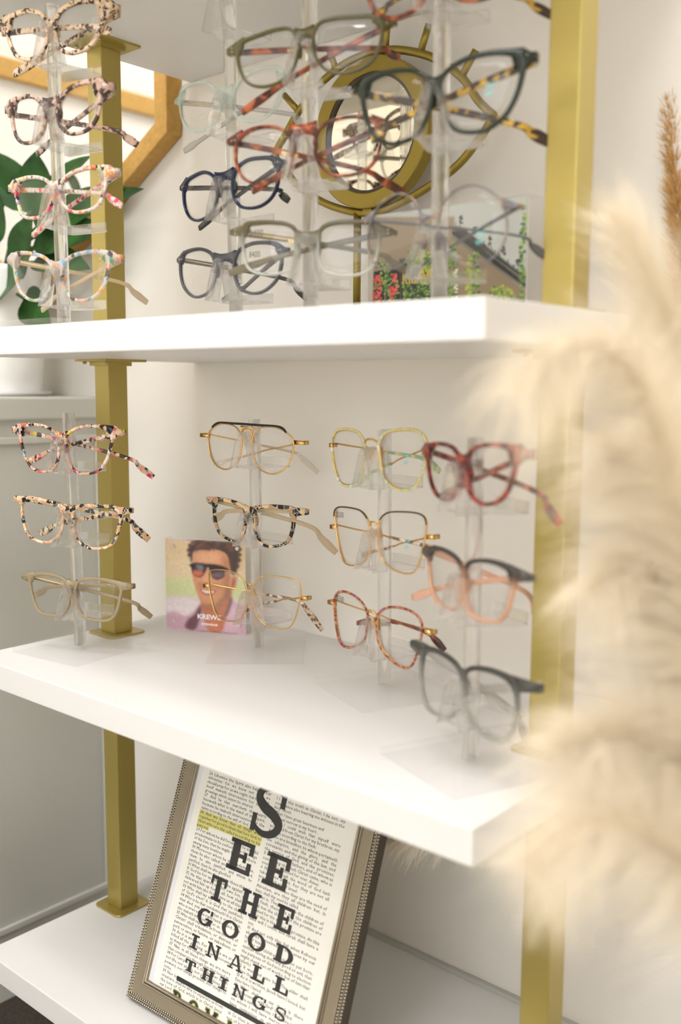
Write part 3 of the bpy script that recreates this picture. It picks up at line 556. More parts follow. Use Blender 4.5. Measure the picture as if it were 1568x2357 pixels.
def gradmat(name, top, bot, z0, z1, trans=.0, spk=None):
    m=plain(name,top,.12,coat=.4); nt=m.node_tree; b=nt.nodes['Principled BSDF']; N=nt.nodes.new
    tc=N('ShaderNodeTexCoord'); sp=N('ShaderNodeSeparateXYZ'); mr=N('ShaderNodeMapRange'); mr.inputs[1].default_value=z0; mr.inputs[2].default_value=z1
    cr=N('ShaderNodeValToRGB'); cr.color_ramp.elements[0].color=srgb(bot); cr.color_ramp.elements[1].color=srgb(top)
    nt.links.new(tc.outputs['Object'],sp.inputs[0]); nt.links.new(sp.outputs[2],mr.inputs[0]); nt.links.new(mr.outputs[0],cr.inputs[0]); nt.links.new(cr.outputs[0],b.inputs['Base Color'])
    if trans:
        out=nt.nodes['Material Output']; t=N('ShaderNodeBsdfTransparent'); mx=N('ShaderNodeMixShader')
        m2=N('ShaderNodeMapRange'); m2.inputs[1].default_value=z0; m2.inputs[2].default_value=z1; m2.inputs[3].default_value=trans; m2.inputs[4].default_value=.08
        nt.links.new(sp.outputs[2],m2.inputs[0]); nt.links.new(m2.outputs[0],mx.inputs[0]); nt.links.new(b.outputs[0],mx.inputs[1]); nt.links.new(t.outputs[0],mx.inputs[2]); nt.links.new(mx.outputs[0],out.inputs[0])
    return m
K=speckle
champ=see_through(plain('champagne_acetate',(205,182,145),.12,coat=.4),.35)
tortb=K('brown_tortoise',[(0,(40,20,14)),(.44,(70,32,20)),(.54,(122,56,30)),(.66,(168,92,52))],95,(1,1,1),noise=True,seed=3)
GM=dict(
 A1a=K('blonde_tortoise',[(0,(44,32,28)),(.42,(58,42,36)),(.47,(196,166,136)),(.6,(216,190,160))],200,(1,1,1),noise=True,seed=1),
 A1b=K('mink_tortoise',[(0,(50,38,34)),(.47,(72,54,48)),(.53,(176,146,130)),(.66,(198,168,150))],120,(1,1,1),noise=True,seed=2),
 A1c=K('floral_chips',[(0,(206,186,170)),(.34,(216,204,196)),(.50,(186,150,132)),(.62,(214,80,84)),(.70,(228,140,60)),(.76,(48,44,50)),(.83,(196,200,150)),(.90,(236,60,110)),(.95,(120,130,160))],290,(1,1,.7),seed=4,trans=.06),
 A1d=K('crystal_chips',[(0,(214,202,188)),(.30,(218,208,200)),(.46,(222,196,188)),(.58,(190,196,214)),(.66,(226,160,150)),(.74,(90,76,70)),(.80,(240,170,60)),(.86,(110,170,120)),(.91,(130,180,210))],250,(1,1,.7),seed=5,trans=.38),
 A2b=see_through(plain('mint_crystal',(186,204,190),.08,coat=.5),.66),
 A2c=plain('navy_acetate',(16,28,54),.10,coat=.6), A2d=gradmat('smoke_acetate',(58,58,62),(88,88,92),-.03,.01,.15),
 A3a=plain('olive_acetate',(84,78,44),.14,coat=.5), A3b=tortb,
 A3c=gradmat('khaki_fade',(88,80,56),(196,196,186),-.020,.004,.45),
 A4a=tortb, A4b=plain('bottle_green_acetate',(28,36,22),.12,coat=.5), A4c=K('grey_blue_enamel',[(0,(70,72,96)),(.5,(110,104,104)),(.62,(150,130,110))],60,(1,1,1),noise=True,seed=6),
 B1a=K('confetti_chips',[(0,(220,170,140)),(.22,(238,214,200)),(.40,(60,44,42)),(.56,(206,110,96)),(.66,(196,180,180)),(.74,(30,26,28)),(.86,(232,200,60)),(.89,(196,40,90)),(.93,(110,150,180)),(.96,(236,196,160))],250,(1,1,.8),seed=7),
 B1b=K('mosaic_chips',[(0,(206,162,122)),(.24,(220,184,146)),(.40,(196,134,106)),(.48,(30,30,30)),(.82,(84,92,92)),(.9,(226,208,180))],200,(1,1,1),seed=8,edge=(226,206,178)),
 B1c=plain('taupe_acetate',(150,134,106),.16,coat=.5), 
 B2b=K('giraffe_chips',[(0,(28,26,26)),(.54,(180,142,104)),(.68,(222,190,150)),(.86,(208,150,130)),(.93,(60,58,56))],150,(1,1,1),seed=9,edge=(206,186,156)),
 B3a=K('seafoam_marble',[(0,(190,200,150)),(.42,(212,196,124)),(.5,(226,208,140)),(.58,(166,190,160)),(.68,(236,230,210))],130,(1,1,1),noise=True,seed=10),
 B3c=K('berry_tortoise',[(0,(70,34,44)),(.42,(120,56,44)),(.50,(176,104,66)),(.58,(206,150,110)),(.64,(140,70,110))],230,(1,1,1),noise=True,seed=11),
 B4a=K('burgundy_tortoise',[(0,(54,26,24)),(.46,(84,32,30)),(.54,(140,50,42)),(.64,(176,84,64))],120,(1,1,1),noise=True,seed=12),
 B4b=gradmat('peach_fade',(66,60,56),(214,164,132),-.006,.004,.30),
 B4c=gradmat('graphite_fade',(62,62,56),(150,148,140),-.022,.006,.30),
)
tip_tort=K('tortoise_tip',[(0,(60,36,26)),(.46,(120,84,60)),(.54,(200,176,150)),(.64,(232,216,200))],160,(1,1,1),noise=True,seed=13)
tip_green=K('green_marble_tip',[(0,(70,110,90)),(.5,(140,170,130)),(.6,(206,196,140))],140,(1,1,1),noise=True,seed=14)
leop=K('amber_tortoise',[(0,(34,24,16)),(.50,(52,34,20)),(.56,(170,132,44)),(.68,(196,160,70))],110,(1,1,1),noise=True,seed=15)
peach=see_through(plain('peach_acetate',(222,170,142),.14,coat=.4),.25)
greyc=see_through(plain('grey_crystal',(170,164,156),.1,coat=.4),.35)
clr=see_through(plain('clear_tip_acetate',(226,214,196),.06,coat=.5),.6)
blk=plain('black_acetate',(38,36,34),.14,coat=.5)
smk=plain('smoke_temple',(84,82,82),.14,coat=.5)
khk=see_through(plain('khaki_temple',(112,104,84),.14,coat=.5),.1)
STY=dict(
 A1a=dict(kind='acetate',up=1,label='blonde leopard-spotted cat-eye glasses, topmost on the left stand of the upper shelf',t=(4.6,3.8,4),corner=3,eh=13,th=6),
 A1b=dict(kind='acetate',up=1,label='mink brown tortoise cat-eye glasses, second from top on the left upper stand',t=(4,3.4,3.6),corner=5,eh=11,th=5.5),
 A1c=dict(kind='acetate',up=1,label='white and red floral-chip glasses, third down on the left upper stand',t=(3.6,3.2,3.6),corner=4,eh=9),
 A1d=dict(kind='acetate',up=1,label='crystal glasses with pastel chips and champagne arms, lowest on the left upper stand',tmat=champ,t=(3.6,3,3.4),corner=4,eh=11,core=1),
 A2b=dict(kind='acetate',label='see-through mint crystal glasses below the empty holder',tmat=greyc,t=(3,2.6,2.8),eh=7,core=1),
 A2c=dict(kind='acetate',label='navy blue glasses with black arms, above the smoky grey pair',tmat=blk,t=(3.4,2.8,3),eh=7,studs=2,bz=2.5),
 A2d=dict(kind='acetate',label='smoky dark grey glasses, lowest on the stand beside the gold eye mirror',tmat=smk,t=(3.4,2.8,3),eh=7,studs=2,core=1,bz=2.5,price='8400'),
 A3a=dict(kind='acetate',label='olive green glasses with tortoise arms, topmost on the centre upper stand',tmat=tortb,t=(2.8,2.4,2.6),corner=3,eh=8,studs=1,logo=1,bz=2.5),
 A3b=dict(kind='acetate',label='reddish brown tortoise glasses, middle pair of the centre upper stand',t=(2.8,2.4,2.6),eh=7,studs=2,logo=1,bz=2.5),
 A3c=dict(kind='acetate',label='khaki glasses fading to clear, lowest pair of the centre upper stand',tmat=khk,t=(3.6,2.4,2.6),corner=2,eh=7,studs=1,logo=1,core=1,price='$400'),
 A4a=dict(kind='acetate',label='brown tortoise glasses cut off by the top edge of the photo',tmat=leop,t=(4,3,3.4),corner=4,eh=10),
 A4b=dict(kind='acetate',up=1,label='dark green cat-eye glasses with amber tortoise arms',tmat=leop,t=(3.4,3,3.6),corner=5,eh=11,th=6.5,teal=1),
 A4c=dict(kind='acetate',label='thin round grey-blue glasses, lowest on the right upper stand',tmat=smk,t=(1.5,1.3,1.4),corner=0,eh=3.5,bw=1.6,fd=1.8,th=2.4,tip=7,bz=6,teal=1),
 B1a=dict(kind='acetate',up=1,label='multicoloured confetti-chip glasses, topmost on the left stand of the middle shelf',t=(3,2.8,3),corner=5,eh=9),
 B1b=dict(kind='acetate',label='black and peach mosaic square glasses, middle pair of the left middle-shelf stand',t=(4,3,3.4),corner=3,eh=9,th=6,flat=1),
 B1c=dict(kind='acetate',label='taupe square glasses, lowest pair of the left middle-shelf stand',t=(3.4,2.8,3),corner=3,eh=8,core=1,studs=1),
 B2a=dict(kind='wire',label='gold wire aviator glasses with a black top bar',tmat=clr,t=(.8,.8,.8),corner=0,topbar=1,bz=-1,goldpad=0),
 B2b=dict(kind='acetate',label='black and tan giraffe-chip glasses with clear beige arms',tmat=champ,t=(4,3,3.6),corner=4,eh=10,th=6,core=1,flat=1),
 B2c=dict(kind='wire',label='thin square gold wire glasses in front of the photo block',tmat=tip_tort,t=(.8,.8,.8),corner=0,bz=3,rw=.7),
 B3a=dict(kind='combo',label='rounded glasses with pale yellow and seafoam marbled rims',mat=None,tmat=tip_green,t=(2.6,2.4,2.4),corner=0,fd=2.4,bz=3,goldpad=1,teal=1,rw=.6),
 B3b=dict(kind='wire',label='square gold wire glasses with dark brow rims and $500 written on the lens',tmat=tip_tort,t=(.8,.8,.8),corner=0,bz=3,price='$500',teal=1,darktop=M['black']),
 B3c=dict(kind='combo',label='gold glasses with berry tortoise rims, lowest on the third middle-shelf stand',mat=None,tmat=tortb,t=(2.2,2.0,2.0),corner=0,fd=2.4,bz=3,goldpad=1,price='$500',rw=.6),
 B4a=dict(kind='acetate',up=1,label='burgundy tortoise glasses, topmost on the right stand of the middle shelf',t=(3,2.8,3),corner=4,eh=9),
 B4b=dict(kind='acetate',label='dark-browed glasses fading to peach with peach arms',tmat=peach,t=(3.4,2.8,3.2),corner=4,eh=9),
 B4c=dict(kind='acetate',label='smoky graphite square glasses, lowest on the right stand of the middle shelf',tmat=greyc,t=(4,2.8,3.4),corner=3,eh=10,th=8,flat=1),
)
GD['A4a']=dict(GD['A4b']); GD['A4a']['O']=[GD['A4b']['O'][0]-.001,GD['A4b']['O'][1]+.001,.322]
for k,s in STY.items():
    if s.get('mat') is None: s['mat']=GM.get(k)
    eyeglasses(k,s)
# ------------------------------------------------------------------ clear acrylic stands
def nose_rest(parent, O, yaw, base, tilt):
    # O: bridge point (world), everything in the parent's local space (parent is unrotated at base)
    c,s=math.cos(yaw),math.sin(yaw); ex=Vector((c,s,0)); eyv=Vector((-s,c,0)); ez_=Vector((0,0,1)); o=Vector(O)-Vector(base)
    T=lambda q: o+ex*q[0]+eyv*q[1]+ez_*q[2]
    t=.0026; half=[(-.0150,-.040),(-.0125,-.030),(-.0085,-.014),(-.0060,-.006),(-.0030,-.0015),(0,-.0002)]
    out=half+[(-x,z) for x,z in half[:-1][::-1]]
    inn=[(x*(.80 if z<-.01 else .62),z-(.0030 if z>-.012 else 0)) for x,z in out]
    m=MB(); n=len(out); v=[]
    for (y0) in (-.0095,.006):
        for p in out: v.append(T((p[0],y0+(-.002 if y0<0 else 0)*(-p[1]/.04),p[1]-.0015)))
        for p in inn: v.append(T((p[0],y0+(-.002 if y0<0 else 0)*(-p[1]/.04),p[1]-.0015)))
    f=[]
    for i in range(n-1):
        a,b=i,i+1
        f+=[(a,b,n+b,n+a),(2*n+b,2*n+a,3*n+a,3*n+b),(b,a,2*n+a,2*n+b),(n+a,n+b,3*n+b,3*n+a)]
    f+=[(0,n,3*n,2*n),(n-1,3*n-1,4*n-1,2*n-1)]
    m.add(v,f)
    o1=m.build('nose_rest',M['acr_thin'],parent,bevel=.0006,seg=2)
    for p in o1.data.polygons: p.use_smooth=True
    # collar round the pole and the tray for the folded arms
    tr=MB(); P=[(-.012,-.004),(.012,-.004),(.024,.034),(.024,.046),(-.024,.046),(-.024,.034)]
    tr.add([T((x,y,-.0400)) for x,y in P]+[T((x,y,-.0420)) for x,y in P],[(0,1,2,3,4,5),(11,10,9,8,7,6)]+[(i,i+6,(i+1)%6+6,(i+1)%6) for i in range(6)])
    L=[(-.024,.0445),(.024,.0445),(.024,.0465),(-.024,.0465)]
    tr.add([T((x,y,-.042)) for x,y in L]+[T((x,y,-.032)) for x,y in L],[(3,2,1,0),(4,5,6,7)]+[(i,(i+1)%4,(i+1)%4+4,i+4) for i in range(4)])
    tr.build('arm_tray',M['acr_thin'],parent,bevel=.0005,seg=1)
SL={'A1':'clear acrylic eyeglass stand at the left end of the upper shelf, four pairs on it','A2':'clear acrylic eyeglass stand with an empty top holder, behind the centre one','A3':'clear acrylic eyeglass stand in the centre of the upper shelf','A4':'clear acrylic eyeglass stand nearest the right post on the upper shelf',
    'B1':'clear acrylic eyeglass stand at the left end of the middle shelf, by the gold post','B2':'clear acrylic eyeglass stand beside the photo block','B3':'clear acrylic eyeglass stand holding three gold-armed pairs','B4':'clear acrylic eyeglass stand nearest the right corner of the middle shelf'}
BY={'A1':.02,'A2':.1,'A3':.0,'A4':-.2,'B1':math.radians(7),'B2':math.radians(42),'B3':math.radians(-22),'B4':math.radians(-21)}
TOP={'A1':.372,'A2':.382,'A3':.383,'A4':.383,'B1':-.030,'B2':-.036,'B3':-.040,'B4':-.038}
for k,(pp,tl) in SD.items():
    zsh=zA if k[0]=='A' else zB
    base=Vector((pp[0],pp[1],zsh)); t=thing('eyeglass_stand',SL[k],'display stand',base,0,'clear acrylic eyeglass stands')
    by=BY[k]; Mr=Matrix.Rotation(by,4,'Z')
    hs=.053 if k[0]=='B' else .047
    MB().box(-hs,hs,-hs,hs,.0002,.0062,Mr).build('base_plate',M['base'],t,bevel=.0007)
    h=TOP[k]+H-zsh; tip=Vector((tl[0]*h,tl[1]*h,h))
    n0=Vector((0,0,.006)); d=(tip-n0)
    MB().tube([n0,n0+d*.5,tip],.0068,24,up=(0,1,0)).build('pole',M['acr'],t,smooth=True)
    for gk in sorted(GD):
        if gk.startswith(k): 
            o=list(GD[gk]['O']); o[2]+=H; nose_rest(t,o,GD[gk]['yaw'],base,tl)
    if k=='A2': 
        g=GD['A2b']; nose_rest(t,(g['O'][0]-.002,g['O'][1]-.002,.374+H),g['yaw'],base,tl)
# ------------------------------------------------------------------ framed eye chart
sc=.9923; P0=Vector((-.8249*sc,.6057*sc,H-.6525*sc)); ya,fa=math.radians(2.2),math.radians(20)
u=Vector((math.cos(ya),math.sin(ya),0)); bb=Vector((-u.y,u.x,0)); w=Vector((0,0,1))*math.cos(fa)+bb*math.sin(fa); nb=w.cross(u)
ch=thing('framed_eye_chart','pewter beaded frame with a book-page eye chart reading SEE THE GOOD IN ALL THINGS','picture frame')
ch.matrix_world=Matrix(((u.x*sc,nb.x*sc,w.x*sc,P0.x),(u.y*sc,nb.y*sc,w.y*sc,P0.y),(u.z*sc,nb.z*sc,w.z*sc,P0.z),(0,0,0,1)))
FW,FH=.2755,.334; IN=.0272
def frame_ring(a,b,ya_,yb_,yc_=None):
    # a: outer inset, b: inner inset, y at outer/inner front, back at .012
    R=lambda d:[(d,d),(FW-d,d),(FW-d,FH-d),(d,FH-d)]
    A,B=R(a),R(b); v=[(p[0],ya_,p[1]) for p in A]+[(p[0],yb_,p[1]) for p in B]+[(p[0],.0125,p[1]) for p in B]+[(p[0],.0125,p[1]) for p in A]
    f=[]
    for k in range(4):
        for i in range(4):
            j=(i+1)%4; l=(k+1)%4; f.append((k*4+i,k*4+j,l*4+j,l*4+i))
    return MB().add(v,f)
frame_ring(.0075,.0215,-.0012,-.0005).build('frame_moulding',M['pewter'],ch,bevel=.0006)
frame_ring(.0,.0078,.0012,.0012).build('outer_channel',M['dkpewter'],ch)
frame_ring(.0225,.0265,-.0006,-.0002).build('inner_channel',M['pewter'],ch,bevel=.0006)
R_=lambda d:[(d,d),(FW-d,d),(FW-d,FH-d),(d,FH-d)]
m=MB()
for d,rr in ((.0040,.0010),(.0245,.0019),(.0215,.0012)): 
    m.tube([(p[0],.0004 if d<.01 else -.0012,p[1]) for p in R_(d)],rr,8,up=(0,1,0),closed=True)
m.build('raised_bead_line',M['pewter'],ch,True)
m=MB()
for d in (.0018,.0061):
    P=R_(d)
    for i in range(4):
        a,b=Vector(P[i]),Vector(P[(i+1)%4]); n=int((b-a).length/.0030)
        for k in range(n):
            q=a+(b-a)*((k+.5)/n); m.ball((q.x,.0004,q.y),.00115,6,4)
m.build('beaded_trim',M['bead'],ch,True)
MB().box(IN-.002,FW-IN+.002,.0010,.0020,IN-.002,FH-IN+.002).build('backing_sheet',M['matw'],ch)
MB().box(IN-.004,FW-IN+.004,.0022,.0090,IN-.004,FH-IN+.004).build('back_board',M['dkpewter'],ch)
pg=MB().box(.0335,FW-IN+.001,.0003,.0010,IN-.001,FH-IN+.001).build('book_page',M['paper'],ch)
COL1="""26 Likewise the Spirit also helpeth our
infirmities: for we know not what we
should pray for as we ought: but the Spirit
itself maketh intercession for us with
groanings which cannot be uttered.
27 And he that searcheth the hearts
knoweth what is the mind of the Spirit,
because he maketh intercession for the
saints according to the will of God.
28 And we know that all things work
together for good to them that love God, to
them who are the called according to his
purpose.
29 For whom he did foreknow, he also did
predestinate to be conformed to the image
of his Son, that he might be the firstborn
among many brethren.
30 Moreover whom he did predestinate,
them he also called: and whom he called,
them he also justified: and whom he
justified, them he also glorified.
31 What shall we then say to these things?
If God be for us, who can be against us?
32 He that spared not his own Son, but
delivered him up for us all, how shall he
not with him also freely give us all things?
33 Who shall lay any thing to the charge
of God's elect? It is God that justifieth.
34 Who is he that condemneth? It is Christ
that died, yea rather, that is risen again,
who is even at the right hand of God, who
also maketh intercession for us.
35 Who shall separate us from the love of
Christ? shall tribulation, or distress, or
persecution, or famine, or nakedness, or
peril, or sword?
36 As it is written, For thy sake we are
killed all the day long; we are accounted
as sheep for the slaughter.
37 Nay, in all these things we are more
than conquerors through him that loved us.
38 For I am persuaded, that neither death,
nor life, nor angels, nor principalities, nor
powers, nor things present, nor things to
come,
39 Nor height, nor depth, nor any other
creature, shall be able to separate us from
the love of God, which is in Christ Jesus
our Lord.""".split('\n')
COL2="""1 I say the truth in Christ, I lie not, my
conscience also bearing me witness in the
Holy Ghost,
2 That I have great heaviness and
continual sorrow in my heart.
3 For I could wish that myself were
accursed from Christ for my brethren, my
kinsmen according to the flesh:
4 Who are Israelites; to whom pertaineth
the adoption, and the glory, and the
covenants, and the giving of the law, and
the service of God, and the promises;
5 Whose are the fathers, and of whom as
concerning the flesh Christ came, who is
over all, God blessed for ever. Amen.
6 Not as though the word of God hath
taken none effect. For they are not all
Israel, which are of Israel:
7 Neither, because they are the seed of
Abraham, are they all children: but, In
Isaac shall thy seed be called.
8 That is, They which are the children of
the flesh, these are not the children of
God: but the children of the promise are
counted for the seed.
9 For this is the word of promise, At this
time will I come, and Sarah shall have a
son.
10 And not only this; but when Rebecca
also had conceived by one, even by our
father Isaac;
11 (For the children being not yet born,
neither having done any good or evil, that
the purpose of God according to election
might stand, not of works, but of him that
calleth;)
12 It was said unto her, The elder shall
serve the younger.
13 As it is written, Jacob have I loved, but
Esau have I hated.
14 What shall we say then? Is there
unrighteousness with God? God forbid.
15 For he saith to Moses, I will have mercy
on whom I will have mercy, and I will
have compassion on whom I will have
compassion.
16 So then it is not of him that willeth,
nor of him that runneth, but of God that""".split('\n')
def glyphs(chars,size):
    G={}
    for c in chars:
        cu=bpy.data.curves.new('t','FONT'); cu.body=c; cu.size=size; cu.resolution_u=1; cu.offset=.00005
        o=bpy.data.objects.new('t',cu); me=bpy.data.meshes.new_from_object(o)
        G[c]=([(q.co.x,q.co.y) for q in me.vertices],[tuple(p.vertices) for p in me.polygons])
        bpy.data.objects.remove(o); bpy.data.curves.remove(cu); bpy.data.meshes.remove(me)
    return G
alltxt=set(''.join(COL1+COL2)); alltxt.discard(' '); GL=glyphs(sorted(alltxt),.0045)
ADV={c:(max(p[0] for p in GL[c][0])+.00030) for c in GL}
def setcol(lines,x0,x1,z0,pitch):
    v=[];f=[]
    for li,line in enumerate(lines):
        ws=line.split(' '); wl=[sum(ADV[c] for c in w_) for w_ in ws]; tot=sum(wl)
        last = line.endswith('.') and len(line)<38 or line.endswith(('?',':',';',',')) and len(line)<34 or len(line)<34
        k=1.0; sp=.0014
        if not last or tot+sp*(len(ws)-1)>x1-x0:
            k=min(1.12,(x1-x0-.0011*(len(ws)-1))/tot) if len(line)>36 else 1.04
            sp=(x1-x0-tot*k)/max(1,len(ws)-1)
        x=x0; z=z0-li*pitch
        if z<.020: break
        for w_ in ws:
            for c in w_:
                gv,gf=GL[c]; n=len(v)
                v+=[(x+p[0]*k,.00018,z+p[1]) for p in gv]; f+=[tuple(i+n for i in reversed(q)) for q in gf]; x+=ADV[c]*k
            x+=sp
    return v,f
v1,f1=setcol(COL1,.0440,.1355,.2490,.00460); v2,f2=setcol(COL2,.1425,.2335,.2475,.00460)
n=len(v1); mesh_obj('scripture_print',v1+v2,f1+[tuple(i+n for i in q) for q in f2],M['ink'],ch)
hm_=MB()
for i,(xa,xb) in enumerate(((.0430,.1368),(.0430,.1360),(.0430,.1355),(.0430,.0615))):
    z=.2490-(9+i)*.0046; hm_.box(xa,xb,.00024,.00029,z-.0011,z+.0034)
hm_.build('highlighter_marks',M['hl'],ch)
# big slab-serif letters
def glyph(ch_,x0,x1,z0,z1,m,grow=0,y=.0001):
    W_,H_=x1-x0,z1-z0
    def B(a,b,c,d): m.box(x0+a*W_-grow,x0+b*W_+grow,y-.00004,y+.00004,z0+c*H_-grow,z0+d*H_+grow)
    def strip(pts,hw):
        pts=[Vector((x0+p[0]*W_,z0+p[1]*H_)) for p in pts]; v=[];n=len(pts)
        for i,p in enumerate(pts):
            t=(pts[min(i+1,n-1)]-pts[max(i-1,0)]).normalized(); nn=Vector((-t.y,t.x)); h=(hw[i] if isinstance(hw,list) else hw)*H_+grow
            v+=[(p.x+nn.x*h,y,p.y+nn.y*h),(p.x-nn.x*h,y,p.y-nn.y*h)]
        m.add(v,[(2*i,2*i+1,2*i+3,2*i+2) for i in range(n-1)])
    def arc(cx,cz,rx,rz,a0,a1,tx,tz,n=40):
        v=[];
        for i in range(n+1):
            a=math.radians(a0+(a1-a0)*i/n); 
            v+=[(x0+(cx+rx*math.cos(a))*W_+grow*math.cos(a),y,z0+(cz+rz*math.sin(a))*H_+grow*math.sin(a)),(x0+(cx+(rx-tx)*math.cos(a))*W_-grow*math.cos(a),y,z0+(cz+(rz-tz)*math.sin(a))*H_-grow*math.sin(a))]
        m.add(v,[(2*i,2*i+1,2*i+3,2*i+2) for i in range(n)])
    if ch_=='E':
        B(.12,.44,0,1);B(0,1,.86,1);B(0,1,0,.14);B(.82,1,.62,.86);B(.82,1,.14,.38);B(.44,.76,.44,.57);B(.62,.76,.34,.67)
    elif ch_=='T': B(.36,.66,0,1);B(0,1,.86,1);B(0,.15,.64,.86);B(.85,1,.64,.86);B(.2,.82,0,.13)
    elif ch_=='H': B(.1,.36,0,1);B(.64,.9,0,1);B(0,.46,0,.12);B(.54,1,0,.12);B(0,.46,.88,1);B(.54,1,.88,1);B(.36,.64,.44,.57)
    elif ch_=='O': arc(.5,.5,.5,.52,0,360,.24,.14)
    elif ch_=='G': arc(.5,.5,.5,.52,55,335,.26,.14);B(.55,1,.36,.48);B(.74,.96,.08,.48);B(.82,.96,.70,1)
    elif ch_=='D': B(.1,.40,0,1);B(0,.5,.87,1);B(0,.5,0,.13);arc(.45,.5,.55,.5,-90,90,.27,.13)
    elif ch_=='I': B(.3,.72,0,1);B(0,1,.87,1);B(0,1,0,.13)
    elif ch_=='N': B(.12,.28,0,1);B(.74,.90,.0,1);B(0,.42,0,.12);B(.0,.34,.88,1);B(.60,1,.88,1);strip([(.20,.99),(.82,.03)],.10)
    elif ch_=='M': B(.1,.24,0,1);B(.74,.92,0,1);strip([(.17,.98),(.5,.25)],.09);strip([(.5,.25),(.83,.98)],.09);B(0,.3,.88,1);B(.7,1,.88,1)
    elif ch_=='A': strip([(.44,1),(.16,.0)],.06);strip([(.50,1),(.82,.0)],.12);B(.26,.70,.27,.38);B(0,.36,0,.11);B(.58,1,0,.11);B(.30,.58,.92,1)
    elif ch_=='L': B(.14,.46,0,1);B(0,.64,.88,1);B(0,1,0,.14);B(.84,1,.14,.44)
    elif ch_=='R': B(.12,.40,0,1);B(0,.5,.87,1);arc(.45,.73,.42,.27,-90,90,.22,.12);strip([(.5,.46),(.85,.03)],.08);B(0,.5,0,.12)
    elif ch_=='S':
        P=catmull([(.90,.74),(.80,.90),(.50,.96),(.20,.88),(.14,.70),(.34,.55),(.68,.44),(.88,.28),(.76,.10),(.46,.03),(.18,.12),(.08,.28)],6)
        nP=len(P); strip(P,[.045+.065*math.sin(math.pi*i/(nP-1))**2 for i in range(nP)])
        B(.80,.95,.62,.98);B(.04,.18,.02,.38)
bl=MB()
rows=[('S',[(115,159)],209,259),('EE',[(96.8,130),(148,179.8)],165.5,197),('THE',[(82,104.5),(126.5,152.5),(175,197)],130,153.8),
 ('GOOD',[(74,96),(110,133.5),(146.8,170.5),(183.3,207)],102.5,118.6),('INALL',[(73,84.3),(97,116),(128.5,149.5),(160.6,178.6),(190.5,209.5)],76.5,90.5),
 ('THINGS',[(72.3,87.8),(98,115.3),(123,135),(142.4,159.4),(169.4,187),(199.5,213)],53.8,65),('ROMANS',[(66,79),(90,104),(114,131),(141,156),(165,180),(189,200)],17.5,30.5)]
for s_,xs_,za_,zb_ in rows:
    for c_,(a_,b_) in zip(s_,xs_): glyph(c_,a_*mm,b_*mm,za_*mm,zb_*mm,bl,0,.00009)
bl.box(.066,.2185,.00004,.00012,.0405,.0450)
o=bl.build('chart_letters',M['bigink'],ch)
hb=MB()
for c_,(a_,b_) in zip('ROMANS',rows[-1][1]): glyph(c_,a_*mm,b_*mm,17.5*mm,30.5*mm,hb,.0011,.00014)
hb.build('letter_halo',M['halo'],ch)
MB().box(IN-.0015,FW-IN+.0015,-.0006,-.00005,IN-.0015,FH-IN+.0015).build('glass_pane',M['pane'],ch)
# easel back that keeps the frame leaning
MB().box(FW/2-.03,FW/2+.03,.0125,.0150,.03,.20).build('easel_back',M['dkpewter'],ch)
# ------------------------------------------------------------------ printed photographs, painted as vertex colours on a fine grid
def soft_fill(img, pts, rgb, blur=1.5, alpha=1.0, smooth=True):
    h,w,_=img.shape; P=np.array(catmull(pts,6,True) if smooth else pts,float)
    X,Y=np.meshgrid(np.arange(w)+.5,np.arange(h)+.5); m=np.zeros((h,w),bool); n=len(P)
    for i in range(n):
        x1,y1=P[i]; x2,y2=P[(i+1)%n]
        if y1==y2: continue
        c=((Y>=min(y1,y2))&(Y<max(y1,y2)))&(X<(x2-x1)*(Y-y1)/(y2-y1)+x1); m^=c
    a=m.astype(float)
    r=max(0,int(round(blur)))
    for _ in range(3):
        for ax in (0,1):
            if r: a=sum(np.roll(a,k,ax) for k in range(-r,r+1))/(2*r+1)
    a=(a*alpha)[...,None]; c=np.array(srgb(rgb)[:3]); img[:]=img*(1-a)+c*a
def print_grid(name,img,w,h,parent,y):
    H_,W_,_=img.shape; me=bpy.data.meshes.new(name)
    xs=np.linspace(0,w,W_+1); zs=np.linspace(h,0,H_+1)
    XX,ZZ=np.meshgrid(xs,zs); v=np.stack([XX,np.full_like(XX,y),ZZ],-1).reshape(-1,3)
    i=np.arange(H_)[:,None]*(W_+1)+np.arange(W_)[None,:]; q=np.stack([i+W_+1,i+W_+2,i+1,i],-1).reshape(-1,4)
    me.from_pydata(v.tolist(),[],q.tolist()); ca=me.color_attributes.new('print','FLOAT_COLOR','CORNER')
    col=np.concatenate([np.repeat(img.reshape(-1,3),4,0),np.ones((H_*W_*4,1))],1); ca.data.foreach_set('color',col.astype(np.float32).ravel())
    m,nt,b=newmat(name+'_ink'); at=nt.nodes.new('ShaderNodeVertexColor'); at.layer_name='print'; nt.links.new(at.outputs[0],b.inputs['Base Color']); b.inputs['Roughness'].default_value=.4
    me.materials.append(m); o=bpy.data.objects.new(name,me); C.objects.link(o); o.parent=parent; return o
def value_noise(h,w,s,seed):
    g=np.random.default_rng(seed); a=g.normal(size=(h//s+3,w//s+3)); y=np.arange(h)/s; x=np.arange(w)/s
    y0=y.astype(int);x0=x.astype(int); fy=(y-y0)[:,None];fx=(x-x0)[None,:]
    return a[y0][:,x0]*(1-fy)*(1-fx)+a[y0+1][:,x0]*fy*(1-fx)+a[y0][:,x0+1]*(1-fy)*fx+a[y0+1][:,x0+1]*fy*fx
pb=thing('acrylic_photo_block','clear block photo of a smiling man in sunglasses, on the middle shelf','photo block',(-.955,.776,zB),math.atan2(.043,.097))
pw,ph=.1063,.1145
MB().box(0,pw+.004,.0006,.020,.0002,ph).build('acrylic_block',M['base'],pb,bevel=.0006)
GW,GH=176,190
img=np.zeros((GH,GW,3)); img[:]=srgb((226,204,168))[:3]
